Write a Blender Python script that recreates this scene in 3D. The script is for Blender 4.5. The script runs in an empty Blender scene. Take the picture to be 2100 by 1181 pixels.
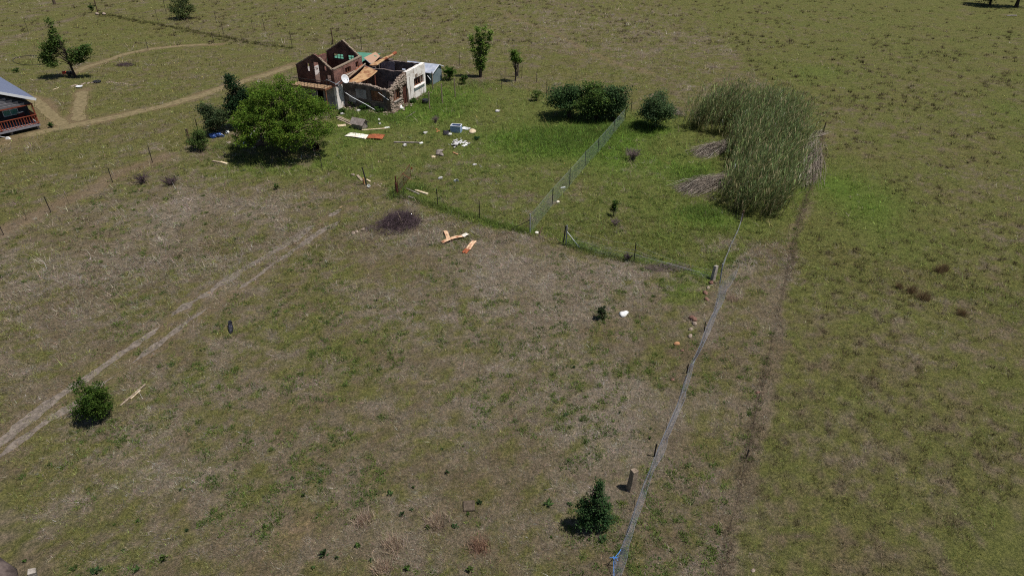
import bpy, math, random
import numpy as np
from mathutils import Vector, Matrix

random.seed(7)
RNG = np.random.default_rng(7)
SC = bpy.context.scene
COL = SC.collection

# ------------------------------------------------------------------ camera
CAM_H, PITCH, FPX = 22.0, math.radians(32.5), 1410.0      # metres, down tilt, focal length in photo pixels
cam = bpy.data.cameras.new('camera')
cam.sensor_width = 36.0
cam.lens = FPX / 2100.0 * 36.0
cam.clip_end = 6000.0
camo = bpy.data.objects.new('camera', cam)
camo.location = (0, 0, CAM_H)
camo.rotation_euler = (math.pi / 2 - PITCH, 0, 0)
COL.objects.link(camo)
SC.camera = camo

# ------------------------------------------------------------------ sky, sun, exposure
SUN = Vector((0.42, -0.11, 1.0)).normalized()              # towards the sun
elev = math.asin(SUN.z)
world = bpy.data.worlds.new('World')
SC.world = world
world.use_nodes = True
wn = world.node_tree
sky = wn.nodes.new('ShaderNodeTexSky')
sky.sky_type = 'NISHITA'
sky.sun_disc = False
sky.sun_elevation = elev
sky.sun_rotation = math.atan2(SUN.x, SUN.y)
sky.altitude = 1000
wn.links.new(sky.outputs[0], wn.nodes['Background'].inputs[0])
wn.nodes['Background'].inputs[1].default_value = 0.05
sl = bpy.data.lights.new('sun', 'SUN')
sl.energy = 4.0
sl.angle = math.radians(0.5)
sl.color = (1.0, 0.95, 0.88)
so = bpy.data.objects.new('sun', sl)
so.rotation_euler = (-SUN).to_track_quat('-Z', 'Y').to_euler()
so.location = (0, 0, 60)
COL.objects.link(so)
SC.view_settings.view_transform = 'Standard'
SC.view_settings.look = 'None'
SC.view_settings.exposure = 0.2
SC.view_settings.gamma = 1.0
SC.cycles.use_denoising = False
SC.cycles.filter_width = 1.1

# ------------------------------------------------------------------ helpers
cP, sP = math.cos(PITCH), math.sin(PITCH)

def G(px, py, z=0.0):
    """where the photo pixel's line of sight meets the level z: a real point of the place"""
    u = (px - 1050) / FPX
    v = (py - 590.5) / FPX
    d = (u, cP - v * sP, -sP - v * cP)
    t = (CAM_H - z) / -d[2]
    return Vector((d[0] * t, d[1] * t, z))

def mpp(px, py):
    g = G(px, py)
    return (g.y * cP + CAM_H * sP) / FPX

def hgt(px, py, top):
    """height of something standing at (px,py) whose top shows at row top"""
    g = G(px, py)
    v = (top - 590.5) / FPX
    return max(0.05, CAM_H + (-sP - v * cP) * g.y / (cP - v * sP))

def lin(c, k=1.0):
    return tuple(((x / 255) / 12.92 if x / 255 < .04045 else ((x / 255 + .055) / 1.055) ** 2.4) * k for x in c)

def new_obj(name, me, parent=None, loc=None, rz=0.0):
    o = bpy.data.objects.new(name, me)
    COL.objects.link(o)
    if parent is not None:
        o.parent = parent
    if loc is not None:
        o.location = loc
    if rz:
        o.rotation_euler = (0, 0, rz)
    return o

def tag(o, label, cat, group=None, kind=None):
    o['label'] = label
    o['category'] = cat
    if group:
        o['group'] = group
    if kind:
        o['kind'] = kind
    return o

def thing(name, label, cat, loc=(0, 0, 0), rz=0.0, group=None):
    o = new_obj(name, None, None, loc, rz)
    o.empty_display_size = 0.2
    return tag(o, label, cat, group)

def structure(o):
    o['kind'] = 'structure'
    return o

def copy_part(src, parent, loc=None, rot=None, scale=None):
    o = src.copy()
    COL.objects.link(o)
    o.parent = parent
    if loc is not None:
        o.location = loc
    if rot is not None:
        o.rotation_euler = rot
    if scale is not None:
        o.scale = scale
    return o

class MB:
    """collects boxes, tubes and sheets; build() links them as one mesh object"""
    def __init__(s):
        s.v = []
        s.f = []
    def add(s, vs, fs):
        n = len(s.v)
        s.v += [tuple(v) for v in vs]
        s.f += [tuple(i + n for i in f) for f in fs]
        return s
    def box(s, c, size, rz=0.0, M=None, taper=1.0):
        x, y, z = (k / 2 for k in size)
        vs = [Vector((i * x * (taper if k > 0 else 1), j * y * (taper if k > 0 else 1), k * z)) for k in (-1, 1) for j in (-1, 1) for i in (-1, 1)]
        if M is None:
            M = Matrix.Rotation(rz, 4, 'Z')
        vs = [M @ v + Vector(c) for v in vs]
        return s.add(vs, [(0, 2, 3, 1), (4, 5, 7, 6), (0, 1, 5, 4), (2, 6, 7, 3), (0, 4, 6, 2), (1, 3, 7, 5)])
    def beam(s, a, b, w, h, up=(0, 0, 1)):
        a = Vector(a); b = Vector(b)
        d = b - a
        L = d.length
        d.normalize()
        side = d.cross(Vector(up))
        if side.length < 1e-3:
            side = d.cross(Vector((1, 0, 0)))
        side.normalize()
        u = side.cross(d)
        vs = []
        for p in (a, b):
            for j in (-1, 1):
                for i in (-1, 1):
                    vs.append(p + side * (i * w / 2) + u * (j * h / 2))
        return s.add(vs, [(0, 1, 3, 2), (4, 6, 7, 5), (0, 4, 5, 1), (2, 3, 7, 6), (0, 2, 6, 4), (1, 5, 7, 3)])
    def tube(s, pts, radii, n=6, cap=True):
        pts = [Vector(p) for p in pts]
        if not hasattr(radii, '__len__'):
            radii = [radii] * len(pts)
        base = len(s.v)
        for i, p in enumerate(pts):
            d = (pts[min(i + 1, len(pts) - 1)] - pts[max(i - 1, 0)]).normalized()
            a = d.cross(Vector((0.31, 0.2, 1))) if abs(d.z) < .95 else d.cross(Vector((1, 0.1, 0)))
            a.normalize()
            b = d.cross(a)
            for k in range(n):
                t = 2 * math.pi * k / n
                s.v.append(tuple(p + (a * math.cos(t) + b * math.sin(t)) * radii[i]))
        for i in range(len(pts) - 1):
            for k in range(n):
                k2 = (k + 1) % n
                s.f.append((base + i * n + k, base + i * n + k2, base + (i + 1) * n + k2, base + (i + 1) * n + k))
        if cap:
            s.f.append(tuple(base + k for k in range(n))[::-1])
            s.f.append(tuple(base + (len(pts) - 1) * n + k for k in range(n)))
        return s
    def build(s, name, mat, parent=None, loc=None, rz=0.0, smooth=False, bevel=0.0):
        me = bpy.data.meshes.new(name)
        me.from_pydata(s.v, [], s.f)
        me.update()
        me.materials.append(mat)
        if smooth:
            me.polygons.foreach_set('use_smooth', [True] * len(me.polygons))
        o = new_obj(name, me, parent, loc, rz)
        if bevel:
            m = o.modifiers.new('bevel', 'BEVEL')
            m.width = bevel
            m.segments = 1
        return o

def np_mesh(name, V, F, mat, parent=None, col=None, loc=None, smooth=False):
    """fast mesh from arrays: V (n,3), F (m,k) all faces with k corners, col (n,3) linear point colours"""
    me = bpy.data.meshes.new(name)
    V = np.ascontiguousarray(V, dtype=np.float32)
    F = np.ascontiguousarray(F, dtype=np.int32)
    k = F.shape[1]
    me.vertices.add(len(V))
    me.vertices.foreach_set('co', V.ravel())
    me.loops.add(F.size)
    me.loops.foreach_set('vertex_index', F.ravel())
    me.polygons.add(len(F))
    me.polygons.foreach_set('loop_start', np.arange(0, F.size, k, dtype=np.int32))
    me.polygons.foreach_set('loop_total', np.full(len(F), k, dtype=np.int32))
    if smooth:
        me.polygons.foreach_set('use_smooth', np.ones(len(F), dtype=bool))
    if col is not None:
        at = me.color_attributes.new('Col', 'FLOAT_COLOR', 'POINT')
        c = np.ones((len(V), 4), dtype=np.float32)
        c[:, :3] = col
        at.data.foreach_set('color', c.ravel())
    me.update()
    me.validate()
    me.materials.append(mat)
    return new_obj(name, me, parent, loc)

def prisms(P0, P1, r0, r1=None):
    """three sided rods between the points of two arrays"""
    P0 = np.asarray(P0, float); P1 = np.asarray(P1, float)
    n = len(P0)
    r0 = np.broadcast_to(np.asarray(r0, float), (n,))
    r1 = r0 if r1 is None else np.broadcast_to(np.asarray(r1, float), (n,))
    d = P1 - P0
    d /= np.maximum(np.linalg.norm(d, axis=1, keepdims=True), 1e-6)
    ref = np.where(np.abs(d[:, 2:3]) > .9, np.array([[1., 0, 0]]), np.array([[0, 0, 1.]]))
    a = np.cross(d, ref); a /= np.linalg.norm(a, axis=1, keepdims=True)
    b = np.cross(d, a)
    V = np.zeros((n, 6, 3))
    for k in range(3):
        t = 2 * math.pi * k / 3
        o = a * math.cos(t) + b * math.sin(t)
        V[:, k] = P0 + o * r0[:, None]
        V[:, 3 + k] = P1 + o * r1[:, None]
    i = np.arange(n)[:, None] * 6
    F = np.concatenate([i + np.array([[k, (k + 1) % 3, 3 + (k + 1) % 3, 3 + k]]) for k in range(3)], axis=0)
    return V.reshape(-1, 3), F

def paths_to_prisms(paths, r):
    A, B = [], []
    for p in paths:
        A += list(p[:-1]); B += list(p[1:])
    return prisms(np.array(A), np.array(B), r)

# value noise for arrays
def _lat(seed):
    return np.random.default_rng(seed).random((256, 256)).astype(np.float32)
_LAT = {}
def vnoise(x, y, scale, seed):
    if seed not in _LAT:
        _LAT[seed] = _lat(seed)
    L = _LAT[seed]
    x = np.asarray(x) / scale + seed * 13.7; y = np.asarray(y) / scale + seed * 7.3
    xi = np.floor(x).astype(int); yi = np.floor(y).astype(int)
    fx = x - xi; fy = y - yi
    fx = fx * fx * (3 - 2 * fx); fy = fy * fy * (3 - 2 * fy)
    g = lambda a, b: L[a % 256, b % 256]
    return (g(xi, yi) * (1 - fx) + g(xi + 1, yi) * fx) * (1 - fy) + (g(xi, yi + 1) * (1 - fx) + g(xi + 1, yi + 1) * fx) * fy
def fbm(x, y, scale, seed, octv=3):
    s = 0; a = 1; t = 0
    for i in range(octv):
        s = s + a * vnoise(x, y, scale / 2 ** i, seed + i)
        t += a; a *= .55
    return s / t
def sstep(a, b, x):
    t = np.clip((x - a) / (b - a), 0, 1)
    return t * t * (3 - 2 * t)

def pl_dist(x, y, pts):
    """distance to a polyline, arrays"""
    best = np.full(np.shape(x), 1e9)
    for (x0, y0), (x1, y1) in zip(pts[:-1], pts[1:]):
        dx, dy = x1 - x0, y1 - y0
        t = np.clip(((x - x0) * dx + (y - y0) * dy) / (dx * dx + dy * dy + 1e-9), 0, 1)
        best = np.minimum(best, np.hypot(x - x0 - t * dx, y - y0 - t * dy))
    return best

def in_poly(x, y, poly):
    r = np.zeros(np.shape(x), bool)
    n = len(poly)
    for i in range(n):
        x0, y0 = poly[i]; x1, y1 = poly[(i + 1) % n]
        c = ((y0 > y) != (y1 > y)) & (x < (x1 - x0) * (y - y0) / (y1 - y0 + 1e-12) + x0)
        r ^= c
    return r

def gp(*pxs):
    return [tuple(G(a, b).xy) for a, b in pxs]

# ------------------------------------------------------------------ materials
def mat(name, c1, c2=None, scale=6.0, rough=0.85, bump=0.0, bscale=None, metal=0.0, contrast=(.35, .65), spec=0.3, detail=6, stretch=None):
    m = bpy.data.materials.new(name)
    m.use_nodes = True
    nt = m.node_tree
    b = nt.nodes['Principled BSDF']
    b.inputs['Roughness'].default_value = rough
    b.inputs['Metallic'].default_value = metal
    b.inputs['Specular IOR Level'].default_value = spec
    tc = nt.nodes.new('ShaderNodeTexCoord')
    src = tc.outputs['Object']
    if stretch:
        mp = nt.nodes.new('ShaderNodeMapping')
        mp.inputs['Scale'].default_value = stretch
        nt.links.new(src, mp.inputs[0])
        src = mp.outputs[0]
    if c2 is None:
        b.inputs['Base Color'].default_value = (*c1, 1)
    else:
        nz = nt.nodes.new('ShaderNodeTexNoise')
        nz.inputs['Scale'].default_value = scale
        nz.inputs['Detail'].default_value = detail
        nz.inputs['Roughness'].default_value = .65
        nt.links.new(src, nz.inputs['Vector'])
        r = nt.nodes.new('ShaderNodeValToRGB')
        r.color_ramp.elements[0].position = contrast[0]
        r.color_ramp.elements[1].position = contrast[1]
        r.color_ramp.elements[0].color = (*c1, 1)
        r.color_ramp.elements[1].color = (*c2, 1)
        nt.links.new(nz.outputs[0], r.inputs[0])
        nt.links.new(r.outputs[0], b.inputs['Base Color'])
    if bump:
        n2 = nt.nodes.new('ShaderNodeTexNoise')
        n2.inputs['Scale'].default_value = bscale or scale * 4
        n2.inputs['Detail'].default_value = 5
        nt.links.new(src, n2.inputs['Vector'])
        bp = nt.nodes.new('ShaderNodeBump')
        bp.inputs['Strength'].default_value = bump
        bp.inputs['Distance'].default_value = .05
        nt.links.new(n2.outputs[0], bp.inputs['Height'])
        nt.links.new(bp.outputs[0], b.inputs['Normal'])
    return m

def mat_brick(name, axis, shade_gain=1.0):
    m = bpy.data.materials.new(name)
    m.use_nodes = True
    nt = m.node_tree
    b = nt.nodes['Principled BSDF']
    b.inputs['Roughness'].default_value = .9
    b.inputs['Specular IOR Level'].default_value = .2
    tc = nt.nodes.new('ShaderNodeTexCoord')
    sx = nt.nodes.new('ShaderNodeSeparateXYZ')
    cb = nt.nodes.new('ShaderNodeCombineXYZ')
    nt.links.new(tc.outputs['Object'], sx.inputs[0])
    nt.links.new(sx.outputs['X' if axis == 'x' else 'Y'], cb.inputs[0])
    nt.links.new(sx.outputs['Z'], cb.inputs[1])
    br = nt.nodes.new('ShaderNodeTexBrick')
    br.inputs['Scale'].default_value = 1.0
    br.inputs['Brick Width'].default_value = .24
    br.inputs['Row Height'].default_value = .085
    br.inputs['Mortar Size'].default_value = .012
    br.inputs['Mortar Smooth'].default_value = .2
    br.inputs['Color1'].default_value = (*lin((148, 96, 82), shade_gain), 1)
    br.inputs['Color2'].default_value = (*lin((108, 66, 60), shade_gain), 1)
    br.inputs['Mortar'].default_value = (*lin((172, 152, 140), shade_gain), 1)
    nt.links.new(cb.outputs[0], br.inputs[0])
    nz = nt.nodes.new('ShaderNodeTexNoise')
    nz.inputs['Scale'].default_value = 1.3
    nz.inputs['Detail'].default_value = 7
    nt.links.new(tc.outputs['Object'], nz.inputs[0])
    rp = nt.nodes.new('ShaderNodeValToRGB')
    rp.color_ramp.elements[0].position = .35
    rp.color_ramp.elements[1].position = .68
    rp.color_ramp.elements[0].color = (.4, .36, .37, 1)
    rp.color_ramp.elements[1].color = (1.2, 1.12, 1.12, 1)
    nt.links.new(nz.outputs[0], rp.inputs[0])
    mx = nt.nodes.new('ShaderNodeMix')
    mx.data_type = 'RGBA'
    mx.blend_type = 'MULTIPLY'
    mx.inputs[0].default_value = 1
    nt.links.new(br.outputs[0], mx.inputs[6])
    nt.links.new(rp.outputs[0], mx.inputs[7])
    nt.links.new(mx.outputs[2], b.inputs['Base Color'])
    bp = nt.nodes.new('ShaderNodeBump')
    bp.inputs['Strength'].default_value = .6
    bp.inputs['Distance'].default_value = .02
    bp.invert = True
    nt.links.new(br.outputs['Fac'], bp.inputs['Height'])
    nt.links.new(bp.outputs[0], b.inputs['Normal'])
    return m

def mat_attr(name, rough=.8, trans=0.3, gain=1.0, noise=None, spec=.15):
    """colour from the Col attribute (each leaf's or blade's own colour), with some light let through"""
    m = bpy.data.materials.new(name)
    m.use_nodes = True
    nt = m.node_tree
    nt.nodes.remove(nt.nodes['Principled BSDF'])
    out = nt.nodes['Material Output']
    at = nt.nodes.new('ShaderNodeAttribute')
    at.attribute_name = 'Col'
    src = at.outputs['Color']
    df = nt.nodes.new('ShaderNodeBsdfDiffuse')
    tr = nt.nodes.new('ShaderNodeBsdfTranslucent')
    mx = nt.nodes.new('ShaderNodeMixShader')
    mx.inputs[0].default_value = trans
    nt.links.new(src, df.inputs[0])
    nt.links.new(src, tr.inputs[0])
    nt.links.new(df.outputs[0], mx.inputs[1])
    nt.links.new(tr.outputs[0], mx.inputs[2])
    nt.links.new(mx.outputs[0], out.inputs[0])
    return m

def mat_ground(name):
    m = bpy.data.materials.new(name)
    m.use_nodes = True
    nt = m.node_tree
    b = nt.nodes['Principled BSDF']
    b.inputs['Roughness'].default_value = .95
    b.inputs['Specular IOR Level'].default_value = .1
    at = nt.nodes.new('ShaderNodeAttribute')
    at.attribute_name = 'Col'
    tc = nt.nodes.new('ShaderNodeTexCoord')
    cur = at.outputs['Color']
    for sc_, lo, hi in ((2.2, (.75, .77, .78), (1.25, 1.22, 1.2)), (8.0, (.45, .5, .45), (1.55, 1.45, 1.4)), (26.0, (.4, .45, .4), (1.6, 1.5, 1.5))):
        nz = nt.nodes.new('ShaderNodeTexNoise')
        nz.inputs['Scale'].default_value = sc_
        nz.inputs['Detail'].default_value = 4
        nz.inputs['Roughness'].default_value = .7
        nt.links.new(tc.outputs['Object'], nz.inputs[0])
        rp = nt.nodes.new('ShaderNodeValToRGB')
        rp.color_ramp.elements[0].position = .3
        rp.color_ramp.elements[1].position = .7
        rp.color_ramp.elements[0].color = (*lo, 1)
        rp.color_ramp.elements[1].color = (*hi, 1)
        nt.links.new(nz.outputs[0], rp.inputs[0])
        mx = nt.nodes.new('ShaderNodeMix')
        mx.data_type = 'RGBA'
        mx.blend_type = 'MULTIPLY'
        mx.inputs[0].default_value = 1
        nt.links.new(cur, mx.inputs[6])
        nt.links.new(rp.outputs[0], mx.inputs[7])
        cur = mx.outputs[2]
    nt.links.new(cur, b.inputs['Base Color'])
    n2 = nt.nodes.new('ShaderNodeTexNoise')
    n2.inputs['Scale'].default_value = 7
    n2.inputs['Detail'].default_value = 8
    n2.inputs['Roughness'].default_value = .75
    nt.links.new(tc.outputs['Object'], n2.inputs[0])
    bp = nt.nodes.new('ShaderNodeBump')
    bp.inputs['Strength'].default_value = .9
    bp.inputs['Distance'].default_value = .15
    nt.links.new(n2.outputs[0], bp.inputs['Height'])
    nt.links.new(bp.outputs[0], b.inputs['Normal'])
    return m

M = {}
M['ground'] = mat_ground('ground_turf')
M['blade'] = mat_attr('grass_blades', trans=.3)
M['leaf'] = mat_attr('leaves', trans=.46)
M['stalk'] = mat_attr('dry_stalks', trans=.05)
M['bark'] = mat('bark', lin((70, 60, 50)), lin((105, 92, 78)), 9, .95, .6)
M['bark_dark'] = mat('bark_dark', lin((48, 40, 36)), lin((75, 64, 56)), 9, .95, .6)
M['twig'] = mat('twigs', lin((92, 78, 80)), lin((140, 124, 120)), 3, .95)
M['twig_dark'] = mat('dark_twigs', lin((58, 46, 54)), lin((105, 88, 92)), 2, .95)
M['brick_x'] = mat_brick('brick_along', 'x')
M['brick_y'] = mat_brick('shade_tinted_brick_across', 'y', .5)  # gable brick darkened throughout, the shade on these walls put into its colour
M['white_plaster'] = mat('white_plaster', lin((170, 156, 142)), lin((238, 232, 226)), 1.6, .9, .35, 10, contrast=(.32, .5), detail=10)
M['peeling'] = mat('peeling_plaster', lin((120, 98, 90)), lin((222, 216, 212)), 3.0, .9, .4, 10, contrast=(.42, .5))
M['grey_plaster'] = mat('grey_plaster', lin((118, 112, 112)), lin((168, 164, 164)), 1.6, .9, .3, 12)
M['lilac_plaster'] = mat('lilac_plaster', lin((120, 112, 122)), lin((176, 170, 180)), 2.2, .9, .3, 12)
M['old_wall'] = mat('soot_stained_wall', lin((66, 56, 54)), lin((124, 110, 104)), 1.9, .95, .7, 9)
M['stone'] = mat('stone', lin((104, 88, 78)), lin((182, 166, 150)), 5, .92, .6, 14)
M['mortar'] = mat('mud_mortar', lin((86, 70, 60)), lin((128, 108, 94)), 5, .95, .6, 16)
M['concrete'] = mat('concrete', lin((128, 120, 112)), lin((176, 168, 158)), 6, .92, .35, 25)
M['concrete_tan'] = mat('tan_concrete', lin((112, 98, 84)), lin((156, 140, 122)), 6, .92, .35, 25)
M['rust'] = mat('rust', lin((98, 52, 38)), lin((168, 96, 62)), 4, .85, .15, 20, contrast=(.3, .6))
M['rust_tan'] = mat('rusty_sheet', lin((122, 66, 44)), lin((186, 152, 112)), 1.6, .8, .2, 14, contrast=(.36, .56), detail=9)
M['rust_peach'] = mat('peach_rusty_sheet', lin((142, 80, 52)), lin((222, 188, 154)), 4.5, .75, .2, 20, contrast=(.34, .55), detail=9)
M['rust_white'] = mat('pale_sheet', lin((216, 190, 160)), lin((238, 232, 220)), 2.4, .6, .05, contrast=(.3, .5))
M['rust_dark'] = mat('dark_rust', lin((56, 30, 26)), lin((104, 60, 44)), 7, .9, .2, 30)
M['green_roof'] = mat('worn_green_paint', lin((74, 128, 108)), lin((92, 146, 124)), 2, .7, .05)
M['green_rust'] = mat('green_paint_rusting', lin((74, 132, 108)), lin((172, 140, 118)), .55, .75, .1, contrast=(.47, .5), detail=3)
M['zinc'] = mat('zinc_sheet', lin((150, 160, 180)), lin((196, 200, 212)), 1.2, .45, .05, metal=.1)
M['shed_wall'] = mat('blue_grey_sheet', lin((112, 128, 136)), lin((134, 148, 154)), 1.6, .7, .05)
M['shade_panel'] = mat('doorway_shade', lin((34, 30, 30)), lin((54, 46, 44)), 3, .95)
M['timber_old'] = mat('weathered_timber', lin((128, 112, 96)), lin((178, 162, 142)), 3, .9, .4, 18, stretch=(1, 6, 6))
M['timber_grey'] = mat('grey_timber', lin((108, 98, 94)), lin((152, 142, 136)), 3, .9, .4, 18)
M['timber_pale'] = mat('pale_timber', lin((186, 164, 132)), lin((222, 206, 178)), 3, .85, .2, 18)
M['timber_brown'] = mat('brown_boards', lin((96, 62, 46)), lin((146, 102, 74)), 4, .9, .3, 18)
M['timber_red'] = mat('red_stained_timber', lin((112, 54, 38)), lin((140, 72, 50)), 4, .7, .1, 18)
M['white_gloss'] = mat('white_enamel', lin((232, 234, 238)), lin((206, 208, 212)), 4, .45)
M['plastic_white'] = mat('white_plastic', lin((240, 240, 238)), lin((218, 218, 214)), 9, .55, .3, 20)
M['paper'] = mat('white_scraps', lin((206, 204, 202)), lin((138, 134, 132)), 8, .8, .3, 20)
M['fridge_blue'] = mat('blue_grey_enamel', lin((124, 150, 182)), lin((150, 172, 196)), 2, .5)
M['fridge_in'] = mat('dull_lining', lin((108, 106, 136)), lin((134, 130, 158)), 3, .6)
M['roof_slate'] = mat('blue_grey_roof', lin((112, 120, 144)), lin((120, 128, 150)), .6, .5, 0)
M['cladding'] = mat('charcoal_cladding', lin((128, 126, 134)), lin((142, 140, 146)), 2, .7)
M['charcoal'] = mat('charcoal_wall', lin((48, 50, 58)), lin((58, 60, 66)), 2, .8)
M['trim'] = mat('white_trim', lin((214, 216, 222)), lin((226, 228, 232)), 3, .6)
M['wire'] = mat('galvanised_wire', lin((138, 140, 144)), lin((168, 170, 172)), 30, .6, metal=.2)
M['wire_green'] = mat('green_wire', lin((118, 138, 128)), lin((140, 158, 148)), 30, .6)
M['wire_blue'] = mat('blue_grey_wire', lin((150, 156, 176)), lin((178, 184, 196)), 30, .6)
M['wire_dark'] = mat('rusted_wire', lin((66, 56, 50)), lin((96, 82, 72)), 30, .8)
M['post_dark'] = mat('dark_steel_post', lin((38, 36, 38)), lin((62, 56, 54)), 12, .8)
M['post_grey'] = mat('grey_tube_post', lin((112, 118, 128)), lin((142, 146, 152)), 12, .6)
M['post_wood'] = mat('dark_timber_post', lin((74, 56, 48)), lin((104, 82, 68)), 9, .95, .4, 30)
M['black'] = mat('black_rubber', lin((26, 26, 30)), lin((46, 46, 52)), 12, .6, .3, 30)
M['boot'] = mat('scuffed_black', lin((24, 24, 32)), lin((96, 96, 112)), 22, .6, .4, 40, contrast=(.5, .66))
M['cloth_dark'] = mat('dark_cloth', lin((34, 32, 44)), lin((58, 54, 66)), 6, .9, .4, 14)
M['blue'] = mat('blue_tarpaulin', lin((62, 92, 160)), lin((92, 122, 186)), 4, .6, .4, 10)
M['rope_blue'] = mat('blue_rope', lin((58, 118, 196)), lin((92, 150, 220)), 20, .7)
M['red'] = mat('red_paint', lin((196, 62, 44)), lin((212, 84, 62)), 6, .6)
M['orange'] = mat('orange_scraps', lin((190, 96, 60)), lin((220, 150, 110)), 8, .8)
M['maroon'] = mat('maroon_cloth', lin((62, 26, 34)), lin((86, 38, 44)), 6, .9)
M['soil'] = mat('track_gravel', lin((88, 81, 73)), lin((134, 123, 113)), 4.0, .95, .5, 24, contrast=(.36, .62))
M['soil_tan'] = mat('sandy_soil', lin((132, 108, 84)), lin((168, 142, 112)), 3.0, .95, .5, 24)
M['mown'] = mat('mown_dry_grass', lin((100, 90, 63)), lin((136, 122, 91)), 2.6, .95, .6, 18)
M['mud'] = mat('dark_rubble_soil', lin((62, 50, 46)), lin((112, 92, 82)), 3, .95, .8, 14)
M['glass'] = mat('window_glass', lin((96, 150, 138)), None, rough=.15)
M['red_brick'] = mat('loose_brick', lin((96, 68, 58)), lin((146, 112, 98)), 7, .9, .4, 20)
M['orange_brick'] = mat('orange_brick', lin((156, 108, 76)), lin((190, 146, 108)), 6, .9, .3, 20)
# ------------------------------------------------------------------ the lie of the land
RUT_A = gp((706, 427), (690, 436), (644, 462), (590, 499), (535, 529), (488, 561), (423, 603), (366, 637), (312, 683), (250, 724), (211, 750), (117, 816), (39, 876), (0, 911), (-60, 955))
RUT_B = gp((703, 450), (657, 475), (617, 503), (549, 550), (505, 584), (481, 598), (440, 622), (369, 671), (289, 732), (219, 781), (156, 827), (78, 880), (23, 917), (-40, 965))
PATH_MAIN = gp((40, 282), (90, 270), (134, 261), (223, 243), (321, 221), (380, 205), (416, 195), (464, 178), (510, 164), (566, 148), (603, 134))
PATH_TREE = gp((150, 150), (175, 139), (223, 124), (260, 110), (302, 102), (360, 96), (416, 92), (450, 90))
PATH_SHORT = gp((170, 186), (166, 210), (160, 251))
PATH_HOUSE = gp((60, 196), (95, 228), (134, 261))
FENCE_STRIP = gp((330, 322), (278, 344), (163, 398), (68, 446), (0, 476), (-80, 512))
COW_TRAIL = gp((1010, 18), (1040, 30), (1104, 56), (1158, 79), (1196, 102), (1281, 135), (1330, 152))
BANK = gp((205, 29), (262, 42), (325, 53), (400, 68), (459, 80), (530, 92), (600, 103))
BANK_L = gp((190, 27), (120, 48), (59, 70), (0, 90), (-80, 116))
WIRE_LINE = gp((1688, 272), (1668, 372), (1645, 430), (1630, 500), (1610, 590), (1586, 690), (1567, 770), (1550, 850), (1530, 940), (1512, 1030), (1495, 1090), (1480, 1200))
SAG_LINE = gp((1476, 580), (1470, 610), (1463, 640), (1444, 680), (1430, 720), (1408, 765), (1388, 830), (1366, 880), (1342, 935), (1320, 990), (1300, 1045), (1278, 1110), (1262, 1150), (1244, 1215))
FRONT_LINE = gp((818, 400), (898, 424), (984, 449), (1087, 478))
MID_LINE = gp((1160, 502), (1230, 522), (1300, 536), (1380, 552), (1462, 572))
TRACKS = [(RUT_A, .34), (RUT_B, .30), (PATH_MAIN, .62), (PATH_TREE, .52), (PATH_SHORT, .62), (PATH_HOUSE, .6)]

# patches of ground cover: pixel centre, radius across (px), down (px), weight
GREEN = [(1130, 290, 190, 48, .55), (1000, 225, 150, 40, .35), (860, 235, 110, 40, .45), (1240, 215, 150, 50, .35), (1370, 310, 110, 40, .4), (1420, 450, 120, 40, .35), (1400, 590, 90, 50, .4), (1740, 400, 120, 95, .65), (1700, 520, 60, 70, .3), (1600, 470, 90, 40, .3), (560, 360, 170, 36, .35), (720, 300, 100, 40, .3), (250, 230, 170, 40, .2), (100, 330, 120, 40, .25), (400, 280, 80, 50, .2), (1240, 520, 110, 25, .3), (950, 430, 140, 30, .15), (1680, 150, 90, 30, .25), (1800, 15, 90, 20, .25), (2080, 230, 60, 40, .3), (300, 50, 110, 25, .15), (60, 560, 60, 60, .15), (800, 400, 50, 30, .2), (1120, 140, 120, 30, .2), (740, 410, 60, 40, .2), (620, 510, 60, 60, .1), (880, 200, 60, 40, .4), (480, 330, 90, 30, .3), (1310, 255, 90, 30, .4), (330, 640, 60, 70, .1), (1560, 260, 150, 30, .2), (90, 1000, 110, 80, .15), (300, 1040, 90, 60, .2), (560, 720, 160, 110, .08)]
LUSH = [(1130, 290, 150, 36, .9), (1220, 270, 60, 25, .7), (860, 228, 90, 30, .7), (960, 195, 50, 20, .4), (1735, 395, 90, 80, .65), (1450, 445, 90, 30, .55), (1420, 350, 60, 30, .5), (1330, 262, 60, 20, .7), (560, 345, 140, 26, .5), (1400, 600, 70, 40, .45), (1310, 340, 90, 40, .25), (720, 275, 60, 26, .4), (1680, 150, 80, 20, .3), (1250, 300, 60, 40, .4), (890, 195, 50, 30, .6), (2080, 230, 50, 30, .3)]
DRY = [(1180, 580, 190, 70, .5), (1010, 545, 120, 40, .4), (1260, 840, 110, 120, .45), (1080, 700, 120, 90, .25), (1150, 960, 120, 90, .35), (800, 1090, 180, 70, .35), (980, 1080, 90, 60, .3), (380, 420, 170, 50, .45), (140, 560, 160, 70, .35), (330, 500, 140, 70, .35), (90, 700, 120, 80, .3), (380, 990, 130, 70, .35), (190, 1000, 110, 60, .25), (60, 1060, 60, 40, .2), (780, 620, 100, 60, .2), (860, 490, 100, 30, .3), (1030, 420, 150, 30, .35), (950, 340, 120, 30, .3), (1500, 510, 60, 50, .4), (1500, 800, 60, 200, .12), (1480, 1050, 80, 120, .15), (1290, 320, 40, 20, .5), (560, 800, 120, 60, .2), (900, 800, 160, 90, .22), (1060, 205, 90, 20, .35), (1160, 430, 60, 40, .2), (1560, 600, 50, 130, .2), (520, 1080, 120, 60, .2), (1500, 60, 300, 50, .15), (1180, 40, 150, 40, .2), (1250, 1000, 60, 80, .25), (1180, 1120, 90, 60, .25), (700, 960, 140, 60, .2)]
DISCS = {}
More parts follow.
